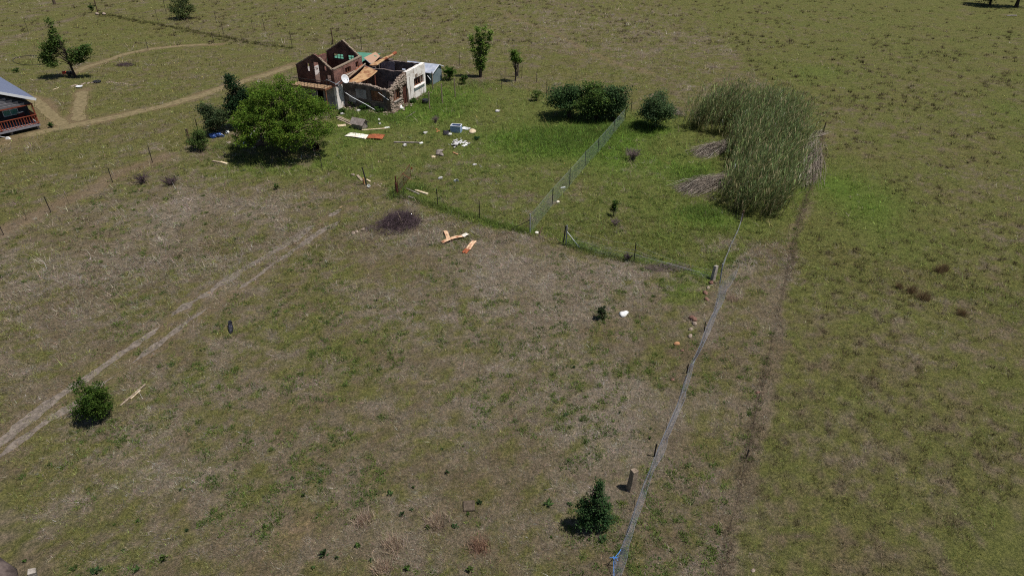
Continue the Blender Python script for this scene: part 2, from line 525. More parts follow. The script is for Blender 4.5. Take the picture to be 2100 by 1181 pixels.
def _blob(lst, x, y):
    s = np.zeros(np.shape(x))
    for px, py, rx, ry, w in lst:
        c = G(px, py)
        mx = rx * mpp(px, py)
        my = abs(G(px, py - ry).y - G(px, py + ry).y) / 2
        s = s + w * np.exp(-(((x - c.x) / mx) ** 2 + ((y - c.y) / my) ** 2) * 1.2)
    return s

def fields(x, y):
    """share of green, lushness, paleness of the dead grass, bare soil, at points of the ground"""
    x = np.asarray(x, float); y = np.asarray(y, float)
    wx = x + 1.2 * (vnoise(x, y, 3.1, 41) - .5); wy = y + 1.2 * (vnoise(x, y, 3.3, 43) - .5)
    n1 = fbm(wx, wy, 9.0, 3) - .5
    n2 = fbm(wx, wy, 2.3, 11) - .5
    n3 = fbm(x, y, .8, 19) - .5
    far = sstep(55, 120, y)
    n4 = fbm(x, y, .34, 47) - .5
    right0 = sstep(-1.0, 1.0, x - np.interp(y, [p[1] for p in WIRE_LINE[::-1]], [p[0] for p in WIRE_LINE[::-1]]))
    yard = in_poly(wx, wy, gp((640, 340), (815, 398), (1090, 478), (1160, 505), (1470, 572), (1640, 440), (1690, 270), (1290, 225), (1000, 170), (700, 200)))
    upper = sstep(0, 1, in_poly(wx, wy, gp((-200, 560), (0, 476), (310, 334), (390, 295), (640, 130), (190, 20), (-400, 120))))
    plot = 1 - np.maximum(np.maximum(right0, yard), np.maximum(upper, sstep(52, 62, y)))
    green = .50 + (.18 - .02 * plot) * n1 + (.32 - .10 * plot) * n2 + .75 * n3 + 1.0 * n4 + (.20 - .10 * (1 - sstep(26, 44, y))) * right0 + .27 * yard + .14 * upper + .18 * far - .06 * plot
    green = green + .75 * _blob(GREEN, wx, wy) - .5 * _blob(DRY, wx, wy)
    lush = np.clip(_blob(LUSH, wx, wy) + .35 * n2 + .15, 0, 1)
    pale = np.clip(.35 + .6 * (fbm(wx, wy, 4.0, 23) - .5) + .9 * (fbm(x, y, 1.1, 29) - .5) + .5 * _blob(DRY, wx, wy), 0, 1)
    # right hand grazing is browner and closer cropped
    d = pl_dist(x, y, [(-200, 10), (-200, 11)])
    right = sstep(-1.0, 1.0, x - np.interp(y, [p[1] for p in WIRE_LINE[::-1]], [p[0] for p in WIRE_LINE[::-1]]))
    pale = np.clip(pale * (1 - .35 * right) - .10 * yard - .02 * plot, 0, 1)
    lush = np.clip(lush + .24 * yard + .08 * right0, 0, 1)
    soil = np.zeros_like(x)
    # dead grass along the fallen wires and the fence foot
    for ln, w, k in ((WIRE_LINE, .4, .55), (SAG_LINE, .35, .35), (FENCE_STRIP, .55, .75), (BANK_L, .8, .5)):
        e = 1 - sstep(w * .4, w * 1.5, pl_dist(wx, wy, ln))
        green = green - k * e * (.7 + n3)
    for ln, w in ((FRONT_LINE, .45), (MID_LINE, .45)):
        e = 1 - sstep(w * .4, w * 1.6, pl_dist(wx, wy, ln))
        green = green + .7 * e
        lush = np.clip(lush + .5 * e, 0, 1)
    e = 1 - sstep(.3, .9, pl_dist(wx, wy, COW_TRAIL))
    soil = np.maximum(soil, .45 * e)
    e = 1 - sstep(.5, 1.4, pl_dist(wx, wy, FENCE_STRIP))
    soil = np.maximum(soil, .55 * e)
    for ln, w in TRACKS:
        e = 1 - sstep(w * .8, w * 2.0, pl_dist(wx, wy, ln) + .25 * n3)
        soil = np.maximum(soil, e * (.35 if ln is RUT_A or ln is RUT_B else .8))
    apron = in_poly(wx, wy, gp((-120, 330), (-120, 260), (60, 196), (88, 235), (112, 262), (90, 300), (20, 318)))
    soil = np.maximum(soil, apron * (.5 + n2))
    for px, py, r, w in ((600, 1090, 1.0, .7), (1700, 280, .9, .6), (775, 377, .9, .7), (1390, 640, .4, .2), (180, 180, 1.3, .5)):
        c = G(px, py)
        soil = np.maximum(soil, w * np.exp(-(((x - c.x) ** 2 + (y - c.y) ** 2) / r ** 2)) * (.7 + n3 + n2))
    return np.clip(green, 0, 1), lush, pale, np.clip(soil, 0, 1), right

GAIN = 1.0
C_OLIVE = np.array(lin((112, 109, 70), GAIN))
C_LUSH = np.array(lin((94, 119, 50), GAIN))
C_BROWN = np.array(lin((112, 102, 82), GAIN))
C_PALE = np.array(lin((147, 139, 129), GAIN))
C_SOIL = np.array(lin((134, 118, 96), GAIN))

def mixc(a, b, t):
    return a[None] * (1 - t[:, None]) + b[None] * t[:, None]

def ground_colour(x, y):
    g, l, p, s, r = fields(x, y)
    gc = mixc(C_OLIVE, C_LUSH, l)
    dc = mixc(C_BROWN, C_PALE, p * .8)
    t = sstep(.2, .8, g)[:, None]
    c = dc * (1 - t) + gc * t
    c = c * (1 - s[:, None]) + C_SOIL[None] * s[:, None]
    return c * .74  # turf darkened under the blades to paint the shade between stalks

def relief(x, y):
    """small rises of a few centimetres, none on tracks and paths; low bank along the upper fence"""
    h = .10 * (fbm(x, y, 5.0, 51) - .5) + .05 * (fbm(x, y, 1.3, 57) - .5)
    k = np.ones(np.shape(x))
    for ln, w in TRACKS + [(FENCE_STRIP, .5)]:
        k = np.minimum(k, sstep(w + .3, w + 1.3, pl_dist(x, y, ln)))
    bank = np.exp(-(pl_dist(x, y, BANK) / .8) ** 2) * .14 * (.6 + .8 * fbm(x, y, 1.5, 61)) + np.exp(-(pl_dist(x, y, BANK_L) / .7) ** 2) * .15
    return (h - .03) * k + bank

def axis_steps(lo, hi, fine, far, grow=1.12):
    a = list(np.arange(lo, hi + fine / 2, fine))
    st = fine
    right = []
    v = a[-1]
    while v < far:
        st *= grow
        v += st
        right.append(v)
    left = []
    v = a[0]
    st = fine
    while v > -far:
        st *= grow
        v -= st
        left.append(v)
    return np.array(left[::-1] + a + right)

gx = axis_steps(-48, 48, .3, 2600, 1.035)
gy = axis_steps(11, 92, .3, 2600, 1.035)
XX, YY = np.meshgrid(gx, gy)
xf, yf = XX.ravel(), YY.ravel()
zf = relief(xf, yf)
idx = np.arange(len(xf)).reshape(XX.shape)
Fg = np.stack([idx[:-1, :-1].ravel(), idx[:-1, 1:].ravel(), idx[1:, 1:].ravel(), idx[1:, :-1].ravel()], axis=1)
ground = structure(np_mesh('ground', np.stack([xf, yf, zf], 1), Fg, M['ground'], col=ground_colour(xf, yf), smooth=True))

def gz(p):
    return float(relief(np.array([p[0]]), np.array([p[1]]))[0])
def GS(px, py, sink=0.0):
    g = G(px, py)
    return Vector((g.x, g.y, gz(g) - sink))

# ------------------------------------------------------------------ wheel ruts and mown paths: sheets with ragged edges just above the turf
def resample(pts, step):
    P = np.array(pts, float)
    s = np.r_[0, np.cumsum(np.hypot(*np.diff(P, axis=0).T))]
    t = np.arange(0, s[-1], step)
    # smooth the corners a little
    X = np.interp(t, s, P[:, 0]); Y = np.interp(t, s, P[:, 1])
    k = max(3, int(1.2 / step) | 1)
    ker = np.ones(k) / k
    pad = lambda a: np.convolve(np.r_[np.full(k // 2, a[0]), a, np.full(k // 2, a[-1])], ker, 'valid')
    return np.stack([pad(X), pad(Y)], 1)

def ribbon(pts, hw, z, seed, step=.12, rag=.5, gaps=0.0):
    """strip along a line; uneven edges, broken where turf has grown over it"""
    P = resample(pts, step)
    T = np.gradient(P, axis=0)
    T /= np.linalg.norm(T, axis=1, keepdims=True)
    N = np.stack([-T[:, 1], T[:, 0]], 1)
    s = np.arange(len(P)) * step
    w1 = hw * (1 + rag * 2 * (fbm(s, s * 0 + 3, 1.1, seed, 4) - .5) * 1.4 + .3 * (fbm(s, s * 0, 6, seed + 5) - .5))
    w2 = hw * (1 + rag * 2 * (fbm(s, s * 0 + 9, 1.1, seed + 2, 4) - .5) * 1.4 + .3 * (fbm(s, s * 0, 6, seed + 6) - .5))
    if gaps:
        cover = sstep(gaps - .06, gaps + .1, fbm(s, s * 0 + 5, 3.5, seed + 8, 4))
        w1 = w1 * cover; w2 = w2 * cover
    ends = np.minimum(1, np.minimum(s, s[-1] - s) / .8)
    w1 = np.maximum(w1 * ends, .004); w2 = np.maximum(w2 * ends, .004)
    m = 5
    V = []
    for j in range(m):
        t = j / (m - 1)
        off = (-w1 * (1 - t) + w2 * t)
        V.append(np.c_[P + N * off[:, None], np.full(len(P), z)])
    V = np.stack(V, 1).reshape(-1, 3)
    i = np.arange(len(P) - 1)[:, None] * m + np.arange(m - 1)[None]
    i = i.ravel()
    F = np.stack([i, i + 1, i + m + 1, i + m], 1)
    return V, F

def join(parts):
    V, F, n = [], [], 0
    for v, f in parts:
        V.append(v); F.append(f + n); n += len(v)
    return np.concatenate(V), np.concatenate(F)

structure(np_mesh('dirt_track', *join([ribbon(RUT_A, .27, .006, 71, rag=.8, gaps=.38), ribbon(RUT_B, .21, .006, 83, rag=.9, gaps=.42)]), M['soil']))
structure(np_mesh('sandy_patch', *join([ribbon(gp((438, 596), (418, 605)), .2, .012, 91), ribbon(gp((486, 594), (474, 603)), .16, .012, 92), ribbon(gp((508, 580), (500, 586)), .12, .012, 93), ribbon(gp((705, 420), (690, 432)), .16, .012, 94)]), M['soil_tan']))
structure(np_mesh('mown_path', *join([ribbon(PATH_MAIN, .58, .006, 101, rag=.3)]), M['mown']))
structure(np_mesh('mown_path', *join([ribbon(PATH_TREE, .45, .010, 104, rag=.35)]), M['mown']))
structure(np_mesh('mown_path', *join([ribbon(PATH_SHORT, .6, .014, 107, rag=.3)]), M['mown']))
structure(np_mesh('mown_path', *join([ribbon(PATH_HOUSE, .6, .018, 108, rag=.3)]), M['mown']))

# ------------------------------------------------------------------ grass: blades of every tuft, each with its own colour
def blades(cx, cy, cz, n_each, spread, length, tilt, width, colour, jit, rng):
    k = len(cx)
    n = int(n_each)
    ci = np.repeat(np.arange(k), n)
    m = len(ci)
    a = rng.random(m) * 2 * math.pi
    rr = np.sqrt(rng.random(m)) * spread[ci]
    bx = cx[ci] + np.cos(a) * rr; by = cy[ci] + np.sin(a) * rr
    ph = a + rng.normal(0, .9, m)
    th = np.radians(tilt[0] + (tilt[1] - tilt[0]) * rng.random(m))
    L = length[ci] * (.55 + .75 * rng.random(m))
    w = width[ci] * (.6 + .8 * rng.random(m))
    dx, dy, dz = np.sin(th) * np.cos(ph), np.sin(th) * np.sin(ph), np.cos(th)
    q = ph + math.pi / 2 + rng.normal(0, .5, m)
    px, py = np.cos(q) * w / 2, np.sin(q) * w / 2
    V = np.zeros((m, 3, 3), np.float32)
    bz = cz[ci] - .01
    V[:, 0] = np.stack([bx + px, by + py, bz], 1)
    V[:, 1] = np.stack([bx - px, by - py, bz + .004], 1)
    V[:, 2] = np.stack([bx + dx * L, by + dy * L, bz + dz * L], 1)
    c = colour[ci] * np.exp(rng.normal(0, jit, (m, 1))) * np.exp(rng.normal(0, jit * .25, (m, 3)))
    C = np.repeat(c[:, None, :], 3, 1)
    return V.reshape(-1, 3), np.clip(C.reshape(-1, 3), .005, .9)

def wedge(n, r0, r1, power, rng, half=47):
    """random places before the camera, thinning out with distance"""
    u = rng.random(n)
    e = 2 - power
    r = (r0 ** e + u * (r1 ** e - r0 ** e)) ** (1 / e) if abs(e) > 1e-6 else r0 * (r1 / r0) ** u
    a = np.radians((rng.random(n) * 2 - 1) * half)
    return r * np.sin(a), r * np.cos(a)

def keep_off(x, y, g, s, rng):
    return rng.random(len(x)) > s * 1.15

HOUSE_C = G(802.5, 231.7)
H_AZ = math.radians(67.63)
def blocked(x, y):
    """no grass through the floors of the buildings"""
    dx, dy = x - HOUSE_C.x, y - HOUSE_C.y
    a = dx * math.cos(H_AZ) + dy * math.sin(H_AZ)
    b = -dx * math.sin(H_AZ) + dy * math.cos(H_AZ)
    r = (a > -.0) & (a < 7.2) & (b > .0) & (b < 9.8)
    r |= (a > -1.2) & (a < .2) & (b > 5.4) & (b < 9.8)
    r |= (a > 10.1) & (a < 12.4) & (b > .7) & (b < 4.6)
    r |= (a > 6.5) & (a < 10.4) & (b > 5.6) & (b < 10)
    return r | in_poly(x, y, gp((-300, 330), (0, 285), (86, 263), (-60, 120)))

rng = np.random.default_rng(5)
GV, GC = [], []
def grass_layer(n, r0, r1, power, kind, nb, lf, wf, sp, tilt, jit):
    x, y = wedge(n, r0, r1, power, rng)
    g, l, p, s, right = fields(x, y)
    d = np.hypot(x, y)
    gg = sstep(.3, .7, g + .35 * (rng.random(n) - .5))
    if kind == 'green':
        ok = rng.random(n) < gg
        c = mixc(C_OLIVE, C_LUSH, np.clip(l + .25 * (rng.random(n) - .5), 0, 1)) * 1.3
        yel = (rng.random(n) < .06)[:, None]
        c = np.where(yel, np.array(lin((132, 128, 80)))[None], c)
        ln = (.07 + .10 * rng.random(n)) * (1 + .9 * l) * (1 - .35 * right)
    else:
        ok = rng.random(n) < (1 - gg) * .95 + .07
        c = mixc(C_BROWN, C_PALE, np.clip(p + .8 * (rng.random(n) - .5), 0, 1)) * 1.22
        ln = (.12 + .16 * rng.random(n)) * (1 - .4 * right) * (.7 + .6 * p)
    ok &= (rng.random(n) > s * 1.2) & ~blocked(x, y)
    x, y, c, ln, d = x[ok], y[ok], c[ok], ln[ok], d[ok]
    sc_ = np.clip(d / 32, .6, 3.2)
    big = np.exp(rng.normal(0, .35, len(x)))
    ln = ln * big
    c = c * np.exp(rng.normal(0, .22, (len(x), 1)))
    V, C = blades(x, y, relief(x, y), nb, sp * sc_ * big, ln * lf * np.clip(sc_, .8, 1.6), tilt, wf * sc_, c, jit, rng)
    GV.append(V); GC.append(C)

grass_layer(56000, 13, 45, 1.7, 'green', 10, 1.1, .015, .085, (20, 72), .36)
grass_layer(60000, 40, 185, 2.3, 'green', 9, 1.1, .015, .085, (20, 72), .34)
grass_layer(62000, 13, 45, 1.7, 'dry', 10, .95, .012, .10, (35, 85), .40)
grass_layer(50000, 40, 185, 2.3, 'dry', 9, 1.1, .014, .10, (30, 80), .36)
V = np.concatenate(GV); C = np.concatenate(GC)
o = np_mesh('grass', V, np.arange(len(V)).reshape(-1, 3), M['blade'], col=C)
tag(o, 'short mixed green and straw coloured grass covering the open field', 'grass', kind='stuff')

# cropped hummocks on the grazing to the right: dull tufts standing a hand high
x, y = wedge(17000, 14, 170, 1.8, rng)
g, l, p, s, right = fields(x, y)
ok = ((right > .5) | (y > 95)) & (rng.random(len(x)) < .25 + .6 * sstep(.45, .65, fbm(x, y, 6, 77))) & (l < .5) & ~blocked(x, y)
x, y, p = x[ok], y[ok], p[ok]
d = np.hypot(x, y)
c = mixc(np.array(lin((42, 36, 27))), np.array(lin((118, 104, 84))), np.clip(p + .6 * (rng.random(len(x)) - .4), 0, 1))
V1, C1 = blades(x, y, relief(x, y), 24, .19 * np.clip(d / 50, .8, 1.5) * np.exp(rng.normal(0, .3, len(x))), .25 * (.7 + .6 * rng.random(len(x))) * np.clip(d / 60, .9, 1.4), (10, 65), .014 * np.clip(d / 32, .7, 2.6), c, .26, rng)
o = np_mesh('hummock_grass', V1, np.arange(len(V1)).reshape(-1, 3), M['blade'], col=C1)
tag(o, 'dull brown grazed tufts dotting the pasture beyond the fallen wires', 'grass tufts', kind='stuff')

# taller rank grass round the ruin and the fence feet
xs, ys, cs = [], [], []
def rank(px, py, rx, ry, n, c):
    ctr = G(px, py)
    mx = rx * mpp(px, py); my = abs(G(px, py - ry).y - G(px, py + ry).y) / 2
    xs.append(ctr.x + rng.normal(0, .55, n) * mx); ys.append(ctr.y + rng.normal(0, .55, n) * my)
    cs.append(np.tile(np.array(lin(c)), (n, 1)))
for a in ((745, 232, 55, 12, 500, (76, 108, 44)), (790, 243, 60, 10, 350, (80, 112, 44)), (850, 205, 40, 14, 420, (78, 114, 42)), (880, 196, 34, 10, 300, (78, 114, 42)), (1150, 285, 110, 30, 1500, (66, 104, 36)), (1230, 262, 50, 16, 500, (66, 104, 36)), (1310, 262, 40, 10, 250, (72, 104, 40)), (960, 172, 60, 8, 220, (92, 112, 56)), (1440, 435, 40, 14, 300, (74, 108, 40)), (905, 215, 60, 20, 380, (84, 114, 46)), (1420, 360, 50, 20, 250, (82, 112, 46)), (470, 300, 40, 12, 160, (84, 106, 48)), (810, 398, 14, 10, 90, (78, 106, 42)), (850, 385, 34, 8, 120, (78, 110, 42))):
    rank(*a)
for ln in (FRONT_LINE, MID_LINE[:3]):      # rank grass under the wires, dark green painting the fence's shadow line
    Q = resample(ln, .05)
    xs.append(Q[:, 0] + rng.normal(0, .13, len(Q))); ys.append(Q[:, 1] + rng.normal(0, .13, len(Q)))
    cs.append(np.tile(np.array(lin((58, 82, 36))), (len(Q), 1)))
x = np.concatenate(xs); y = np.concatenate(ys); c = np.concatenate(cs)
ok = ~blocked(x, y)
x, y, c = x[ok], y[ok], c[ok]
V1, C1 = blades(x, y, relief(x, y), 12, np.full(len(x), .30), .18 + .18 * rng.random(len(x)), (20, 70), np.full(len(x), .03), (c * .65 + C_OLIVE[None] * .4) * 1.15, .34, rng)
o = np_mesh('tall_grass', V1, np.arange(len(V1)).reshape(-1, 3), M['blade'], col=C1)
tag(o, 'rank bright green grass standing tall round the ruin and in the yard', 'tall grass', kind='stuff')
# bank weeds by the upper fence, coloured dark to paint the ditch's shade
P = resample(BANK, .25)
x = P[:, 0] + rng.normal(0, .25, len(P)); y = P[:, 1] + rng.normal(0, .25, len(P))
x = x + rng.normal(0, .2, len(P)); y = y + rng.normal(0, .2, len(P))
x = np.r_[x, x + rng.normal(0, .15, len(x))]; y = np.r_[y, y + rng.normal(0, .15, len(y))]
c = np.tile(np.array(lin((72, 72, 44))), (len(x), 1)) * (.6 + .8 * rng.random((len(x), 1)))
V1, C1 = blades(x, y, relief(x, y), 12, np.full(len(x), .25), .2 + .2 * rng.random(len(x)), (5, 60), np.full(len(x), .03), c, .3, rng)
o = np_mesh('bank_weeds', V1, np.arange(len(V1)).reshape(-1, 3), M['blade'], col=C1)
tag(o, 'strip of weeds, coloured dark for ditch shade, along the low bank under the upper left fence', 'weeds', kind='stuff')

# dark thatch of dead grass matted along the fallen wire line
P = resample(WIRE_LINE, .12)
x = np.repeat(P[:, 0], 3) + rng.normal(0, .09, 3 * len(P)); y = np.repeat(P[:, 1], 3) + rng.normal(0, .1, 3 * len(P))
ok = rng.random(len(x)) < 2.0 * (fbm(x, y, 2.5, 65) - .25)
x, y = x[ok], y[ok]
c = mixc(np.array(lin((76, 68, 56))), np.array(lin((126, 112, 94))), rng.random(len(x)) ** 1.3)
V1, C1 = blades(x, y, relief(x, y), 9, np.full(len(x), .1), .14 + .16 * rng.random(len(x)), (30, 85), np.full(len(x), .014), c, .3, rng)
o = np_mesh('dead_thatch', V1, np.arange(len(V1)).reshape(-1, 3), M['blade'], col=C1)
tag(o, 'dark matted dead grass along the fallen wires on the right', 'dead grass', kind='stuff')
# low broad leaved herbs in patches of a hand or two over the dry ground
cx, cy = wedge(4200, 14, 62, 1.5, rng)
g, l, p, s, right = fields(cx, cy)
ok = (fbm(cx, cy, 4.0, 67) + .3 * (fbm(cx, cy, 1.2, 69) - .5) > .47) & (right < .5) & (s < .3) & ~blocked(cx, cy)
cx, cy = cx[ok], cy[ok]
cnt = rng.integers(3, 14, len(cx))
rad = rng.uniform(.06, .26, len(cx)) * np.exp(rng.normal(0, .3, len(cx)))
tone = rng.random(len(cx))
x = np.repeat(cx, cnt) + rng.normal(0, 1, cnt.sum()) * np.repeat(rad, cnt); y = np.repeat(cy, cnt) + rng.normal(0, 1, cnt.sum()) * np.repeat(rad, cnt)
c = mixc(np.array(lin((76, 94, 52))), np.array(lin((108, 122, 64))), np.repeat(tone, cnt) * .8 + .2 * rng.random(cnt.sum()))
V1, C1 = blades(x, y, relief(x, y), 8, np.full(len(x), .07), .08 + .10 * rng.random(len(x)), (15, 80), np.full(len(x), .036), c, .3, rng)
o = np_mesh('low_herbs', V1, np.arange(len(V1)).reshape(-1, 3), M['blade'], col=C1)
tag(o, 'low broad leaved green herbs speckling the dry field', 'herbs', kind='stuff')
# ------------------------------------------------------------------ the burnt out house
HL = Vector((HOUSE_C.x, HOUSE_C.y, 0))
house = thing('ruined_house', 'roofless burnt out house of brick, rubble stone and white plaster with rusty sheets sagging inside', 'house', HL, H_AZ)

def wall(name, axis, pos, thick, u0, u1, top, holes, mt, parent, z0=0.0, step=.35, jit=0.0, bottom=None, seed=1, label=None):
    """wall along axis x or y of the house; outer face at pos, thick goes inwards; top(u) height; holes (ua,ub,za,zb)"""
    rn = random.Random(seed)
    br = {round(u0, 4), round(u1, 4)}
    for h in holes:
        for k in h[:2]:
            if u0 < k < u1:
                br.add(round(k, 4))
    n = max(1, int((u1 - u0) / step))
    for i in range(1, n):
        k = u0 + (u1 - u0) * i / n
        if all(abs(k - q) > .06 for q in br):
            br.add(round(k, 4))
    br = sorted(br)
    tops = {k: top(k) + rn.uniform(-jit, jit) for k in br}
    mb = MB()
    for ua, ub in zip(br[:-1], br[1:]):
        um = (ua + ub) / 2
        cuts = sorted((h[2], h[3]) for h in holes if h[0] < um < h[1])
        z = z0
        ivs = []
        for a, b in cuts:
            if a > z + .01:
                ivs.append((z, a, a))
            z = max(z, b)
        ta, tb = tops[ua], tops[ub]
        if jit > .04:
            k = rn.uniform(-jit, jit) * .5
            ta += k; tb += k
        if min(ta, tb) > z + .01:
            ivs.append((z, ta, tb))
        for zz, a, b in ivs:
            p0, p1 = pos, pos + thick
            if axis == 'x':
                q = lambda u, p, zc: (u, p, zc)
            else:
                q = lambda u, p, zc: (p, u, zc)
            vs = [q(ua, p0, zz), q(ub, p0, zz), q(ub, p1, zz), q(ua, p1, zz), q(ua, p0, a), q(ub, p0, b), q(ub, p1, b), q(ua, p1, a)]
            mb.add(vs, [(0, 3, 2, 1), (4, 5, 6, 7), (0, 1, 5, 4), (1, 2, 6, 5), (2, 3, 7, 6), (3, 0, 4, 7)])
    o = mb.build(name, mt, parent)
    if label:
        o['label'] = label
    return o

def frame(name, axis, pos, ua, ub, za, zb, mt, parent, nu=2, nz=1, w=.06, d=.07):
    """window frame with glazing bars"""
    mb = MB()
    def bar(u0, z0, u1, z1):
        c = ((u0 + u1) / 2, (z0 + z1) / 2)
        su, sz = abs(u1 - u0), abs(z1 - z0)
        if axis == 'x':
            mb.box((c[0], pos, c[1]), (max(su, w), d, max(sz, w)))
        else:
            mb.box((pos, c[0], c[1]), (d, max(su, w), max(sz, w)))
    for i in range(nu + 1):
        u = ua + (ub - ua) * i / nu
        bar(u, za, u, zb)
    for j in range(nz + 1):
        z = za + (zb - za) * j / nz
        for i in range(nu):
            a = ua + (ub - ua) * i / nu + w / 2; b = ua + (ub - ua) * (i + 1) / nu - w / 2
            bar(a, z, b, z)
    return mb.build(name, mt, parent)

# stone wing
lerp = lambda a, b, t: a + (b - a) * max(0, min(1, t))
w_st = wall('wall', 'x', 0, .36, 0, 3.38, lambda u: lerp(2.1, 3.08, (u - .25) / 2.9), [(.64, 1.95, .93, 1.93), (2.44, 3.34, -1, 2.0)], M['mortar'], house, step=.25, jit=.09, seed=3, label='broken rubble stone wall')
w_wh = wall('wall', 'x', -.03, .39, 3.40, 7.25, lambda u: 3.14 - .03 * math.sin(u * 5), [(4.8, 6.85, 1.25, 2.09)], M['white_plaster'], house, jit=.02, seed=4, label='white plastered wall with a window')
MB().box((5.82, -.09, 1.19), (2.25, .2, .08)).build('window_sill', M['white_plaster'], w_wh)
frame('window_frame', 'x', .16, 4.84, 6.81, 1.29, 2.05, M['timber_brown'], w_wh, 4, 1, .07, .08)
MB().box((5.3, -.05, 2.32), (.5, .03, .32)).box((3.95, -.045, 1.3), (.05, .02, 2.4)).build('bare_patch', M['stone'], w_wh)
MB().box((1.3, -.06, .88), (1.45, .16, .09)).build('window_sill', M['concrete'], w_st)
frame('window_frame', 'x', .18, .68, 1.91, .97, 1.9, M['timber_brown'], w_st, 3, 1, .08, .08)
dr = MB().box((2.98, .12, .98), (.6, .05, 1.95)).build('door', M['rust_dark'], w_st)
MB().box((2.72, .08, 1.0), (.03, .05, .12)).build('door_handle', M['post_dark'], dr)

def stones_on(n, u0, u1, topf, holes, axis, pos, out, sz, seed, zmin=0.0):
    rn = np.random.default_rng(seed)
    ico_v, ico_f = ICO
    Vs, Fs, k = [], [], 0
    tries = 0
    while k < n and tries < n * 8:
        tries += 1
        u = rn.uniform(u0, u1); z = rn.uniform(zmin, topf(u) + .06)
        if any(a - .04 < u < b + .04 and c - .04 < z < d + .04 for a, b, c, d in holes):
            continue
        s = sz * rn.uniform(.6, 1.35)
        v = ico_v * (1 + rn.uniform(-.22, .22, (len(ico_v), 1))) * np.array([s * rn.uniform(.9, 1.5), .09 * rn.uniform(.6, 1.2), s * rn.uniform(.6, .95)])
        t = rn.uniform(-.4, .4)
        R = np.array([[math.cos(t), 0, math.sin(t)], [0, 1, 0], [-math.sin(t), 0, math.cos(t)]])
        v = v @ R.T
        p = np.array([u, pos + out * .005, z])
        v = v + p
        if axis == 'y':
            v = v[:, [1, 0, 2]]
        Vs.append(v); Fs.append(ico_f + k * len(ico_v)); k += 1
    return np.concatenate(Vs), np.concatenate(Fs)

import bmesh
def ico(sub=1):
    bm = bmesh.new()
    bmesh.ops.create_icosphere(bm, subdivisions=sub, radius=1)
    v = np.array([q.co[:] for q in bm.verts]); f = np.array([[l.index for l in q.verts] for q in bm.faces])
    bm.free()
    return v, f
ICO = ico(1)
ICO2 = ico(2)
o = np_mesh('rubble_stone', *stones_on(330, .06, 3.36, lambda u: lerp(2.12, 3.1, (u - .25) / 2.9), [(.62, 1.97, .9, 1.95), (2.42, 3.36, -1, 2.02)], 'x', 0, -1, .12, 5), M['stone'], w_st)
o['kind'] = 'stuff'
# loose stones along the broken wall heads
def cap_stones(pts, n, s0, seed, mt, parent):
    rn = np.random.default_rng(seed)
    v0, f0 = ICO
    Vs, Fs = [], []
    P = np.array(pts, float)
    s = np.r_[0, np.cumsum(np.linalg.norm(np.diff(P, axis=0), axis=1))]
    for k in range(n):
        t = rn.uniform(0, s[-1])
        p = np.array([np.interp(t, s, P[:, i]) for i in range(3)]) + rn.normal(0, 1, 3) * np.array([.09, .09, .02])
        v = v0 * (1 + rn.uniform(-.25, .25, (len(v0), 1))) * s0 * rn.uniform(.5, 1.3) * np.array([rn.uniform(.9, 1.6), rn.uniform(.9, 1.4), .6])
        a = rn.uniform(0, 6.28)
        v = v @ np.array([[math.cos(a), -math.sin(a), 0], [math.sin(a), math.cos(a), 0], [0, 0, 1]]).T + p
        Vs.append(v); Fs.append(f0 + k * len(v0))
    o = np_mesh('rubble_stone', np.concatenate(Vs), np.concatenate(Fs), mt, parent)
    o['kind'] = 'stuff'
    return o
cap_stones([(.2, .18, 2.1), (3.3, .18, 3.08)], 90, .12, 8, M['stone'], w_st)

w_fr = wall('wall', 'y', 0, .36, .362, 5.36, lambda u: lerp(2.1, 2.46, (u - .2) / 2.4), [(.82, 2.2, .9, 1.98)], M['old_wall'], house, jit=.05, step=.28, seed=6, label='sooty front wall with a boarded window')
cap_stones([(.18, .4, 2.14), (.18, 2.6, 2.46), (.18, 5.2, 2.46)], 120, .11, 9, M['stone'], w_fr)
bd0 = None
for i in range(5):
    u = .96 + i * .275
    b = MB().box((.13, u, 1.43), (.04, .24, 1.02 + .05 * (i % 2))).build('board', M['timber_brown'], w_fr)
MB().box((-.02, 1.5, .93), (.12, 1.5, .06)).build('window_sill', M['concrete_tan'], w_fr)
MB().box((-.012, 3.3, 1.5), (.02, 1.2, .9)).box((-.012, 4.4, .9), (.02, .8, .7)).build('plaster_patch', M['grey_plaster'], w_fr)
wall('partition_wall', 'y', 3.34, .24, .362, 5.38, lambda u: 3.14 + .05 * math.sin(u * 3), [(1.4, 2.3, -1, 2.0)], M['old_wall'], house, jit=.03, seed=7)
w_bk = wall('wall', 'y', 7.01, .24, .362, 5.38, lambda u: 3.05, [(2.2, 2.75, 1.2, 2.35)], M['old_wall'], house, jit=.04, seed=8, label='back wall with a small window')
MB().box((6.995, 4.35, 1.6), (.03, 1.7, 2.7)).build('plaster_patch', M['lilac_plaster'], w_bk)
MB().box((3.2, 4.5, .04), (6.7, 9.7, .08)).build('floor', M['mud'], house)
# charred timbers leaning inside
mb = MB()
mb.beam((2.9, 4.7, .1), (3.2, 4.5, 2.9), .12, .12).beam((2.2, 3.0, .1), (3.25, 3.6, 2.5), .1, .1).beam((.6, 2.2, .15), (2.8, 1.0, .3), .1, .12)
mb.build('charred_timber', M['rust_dark'], house)

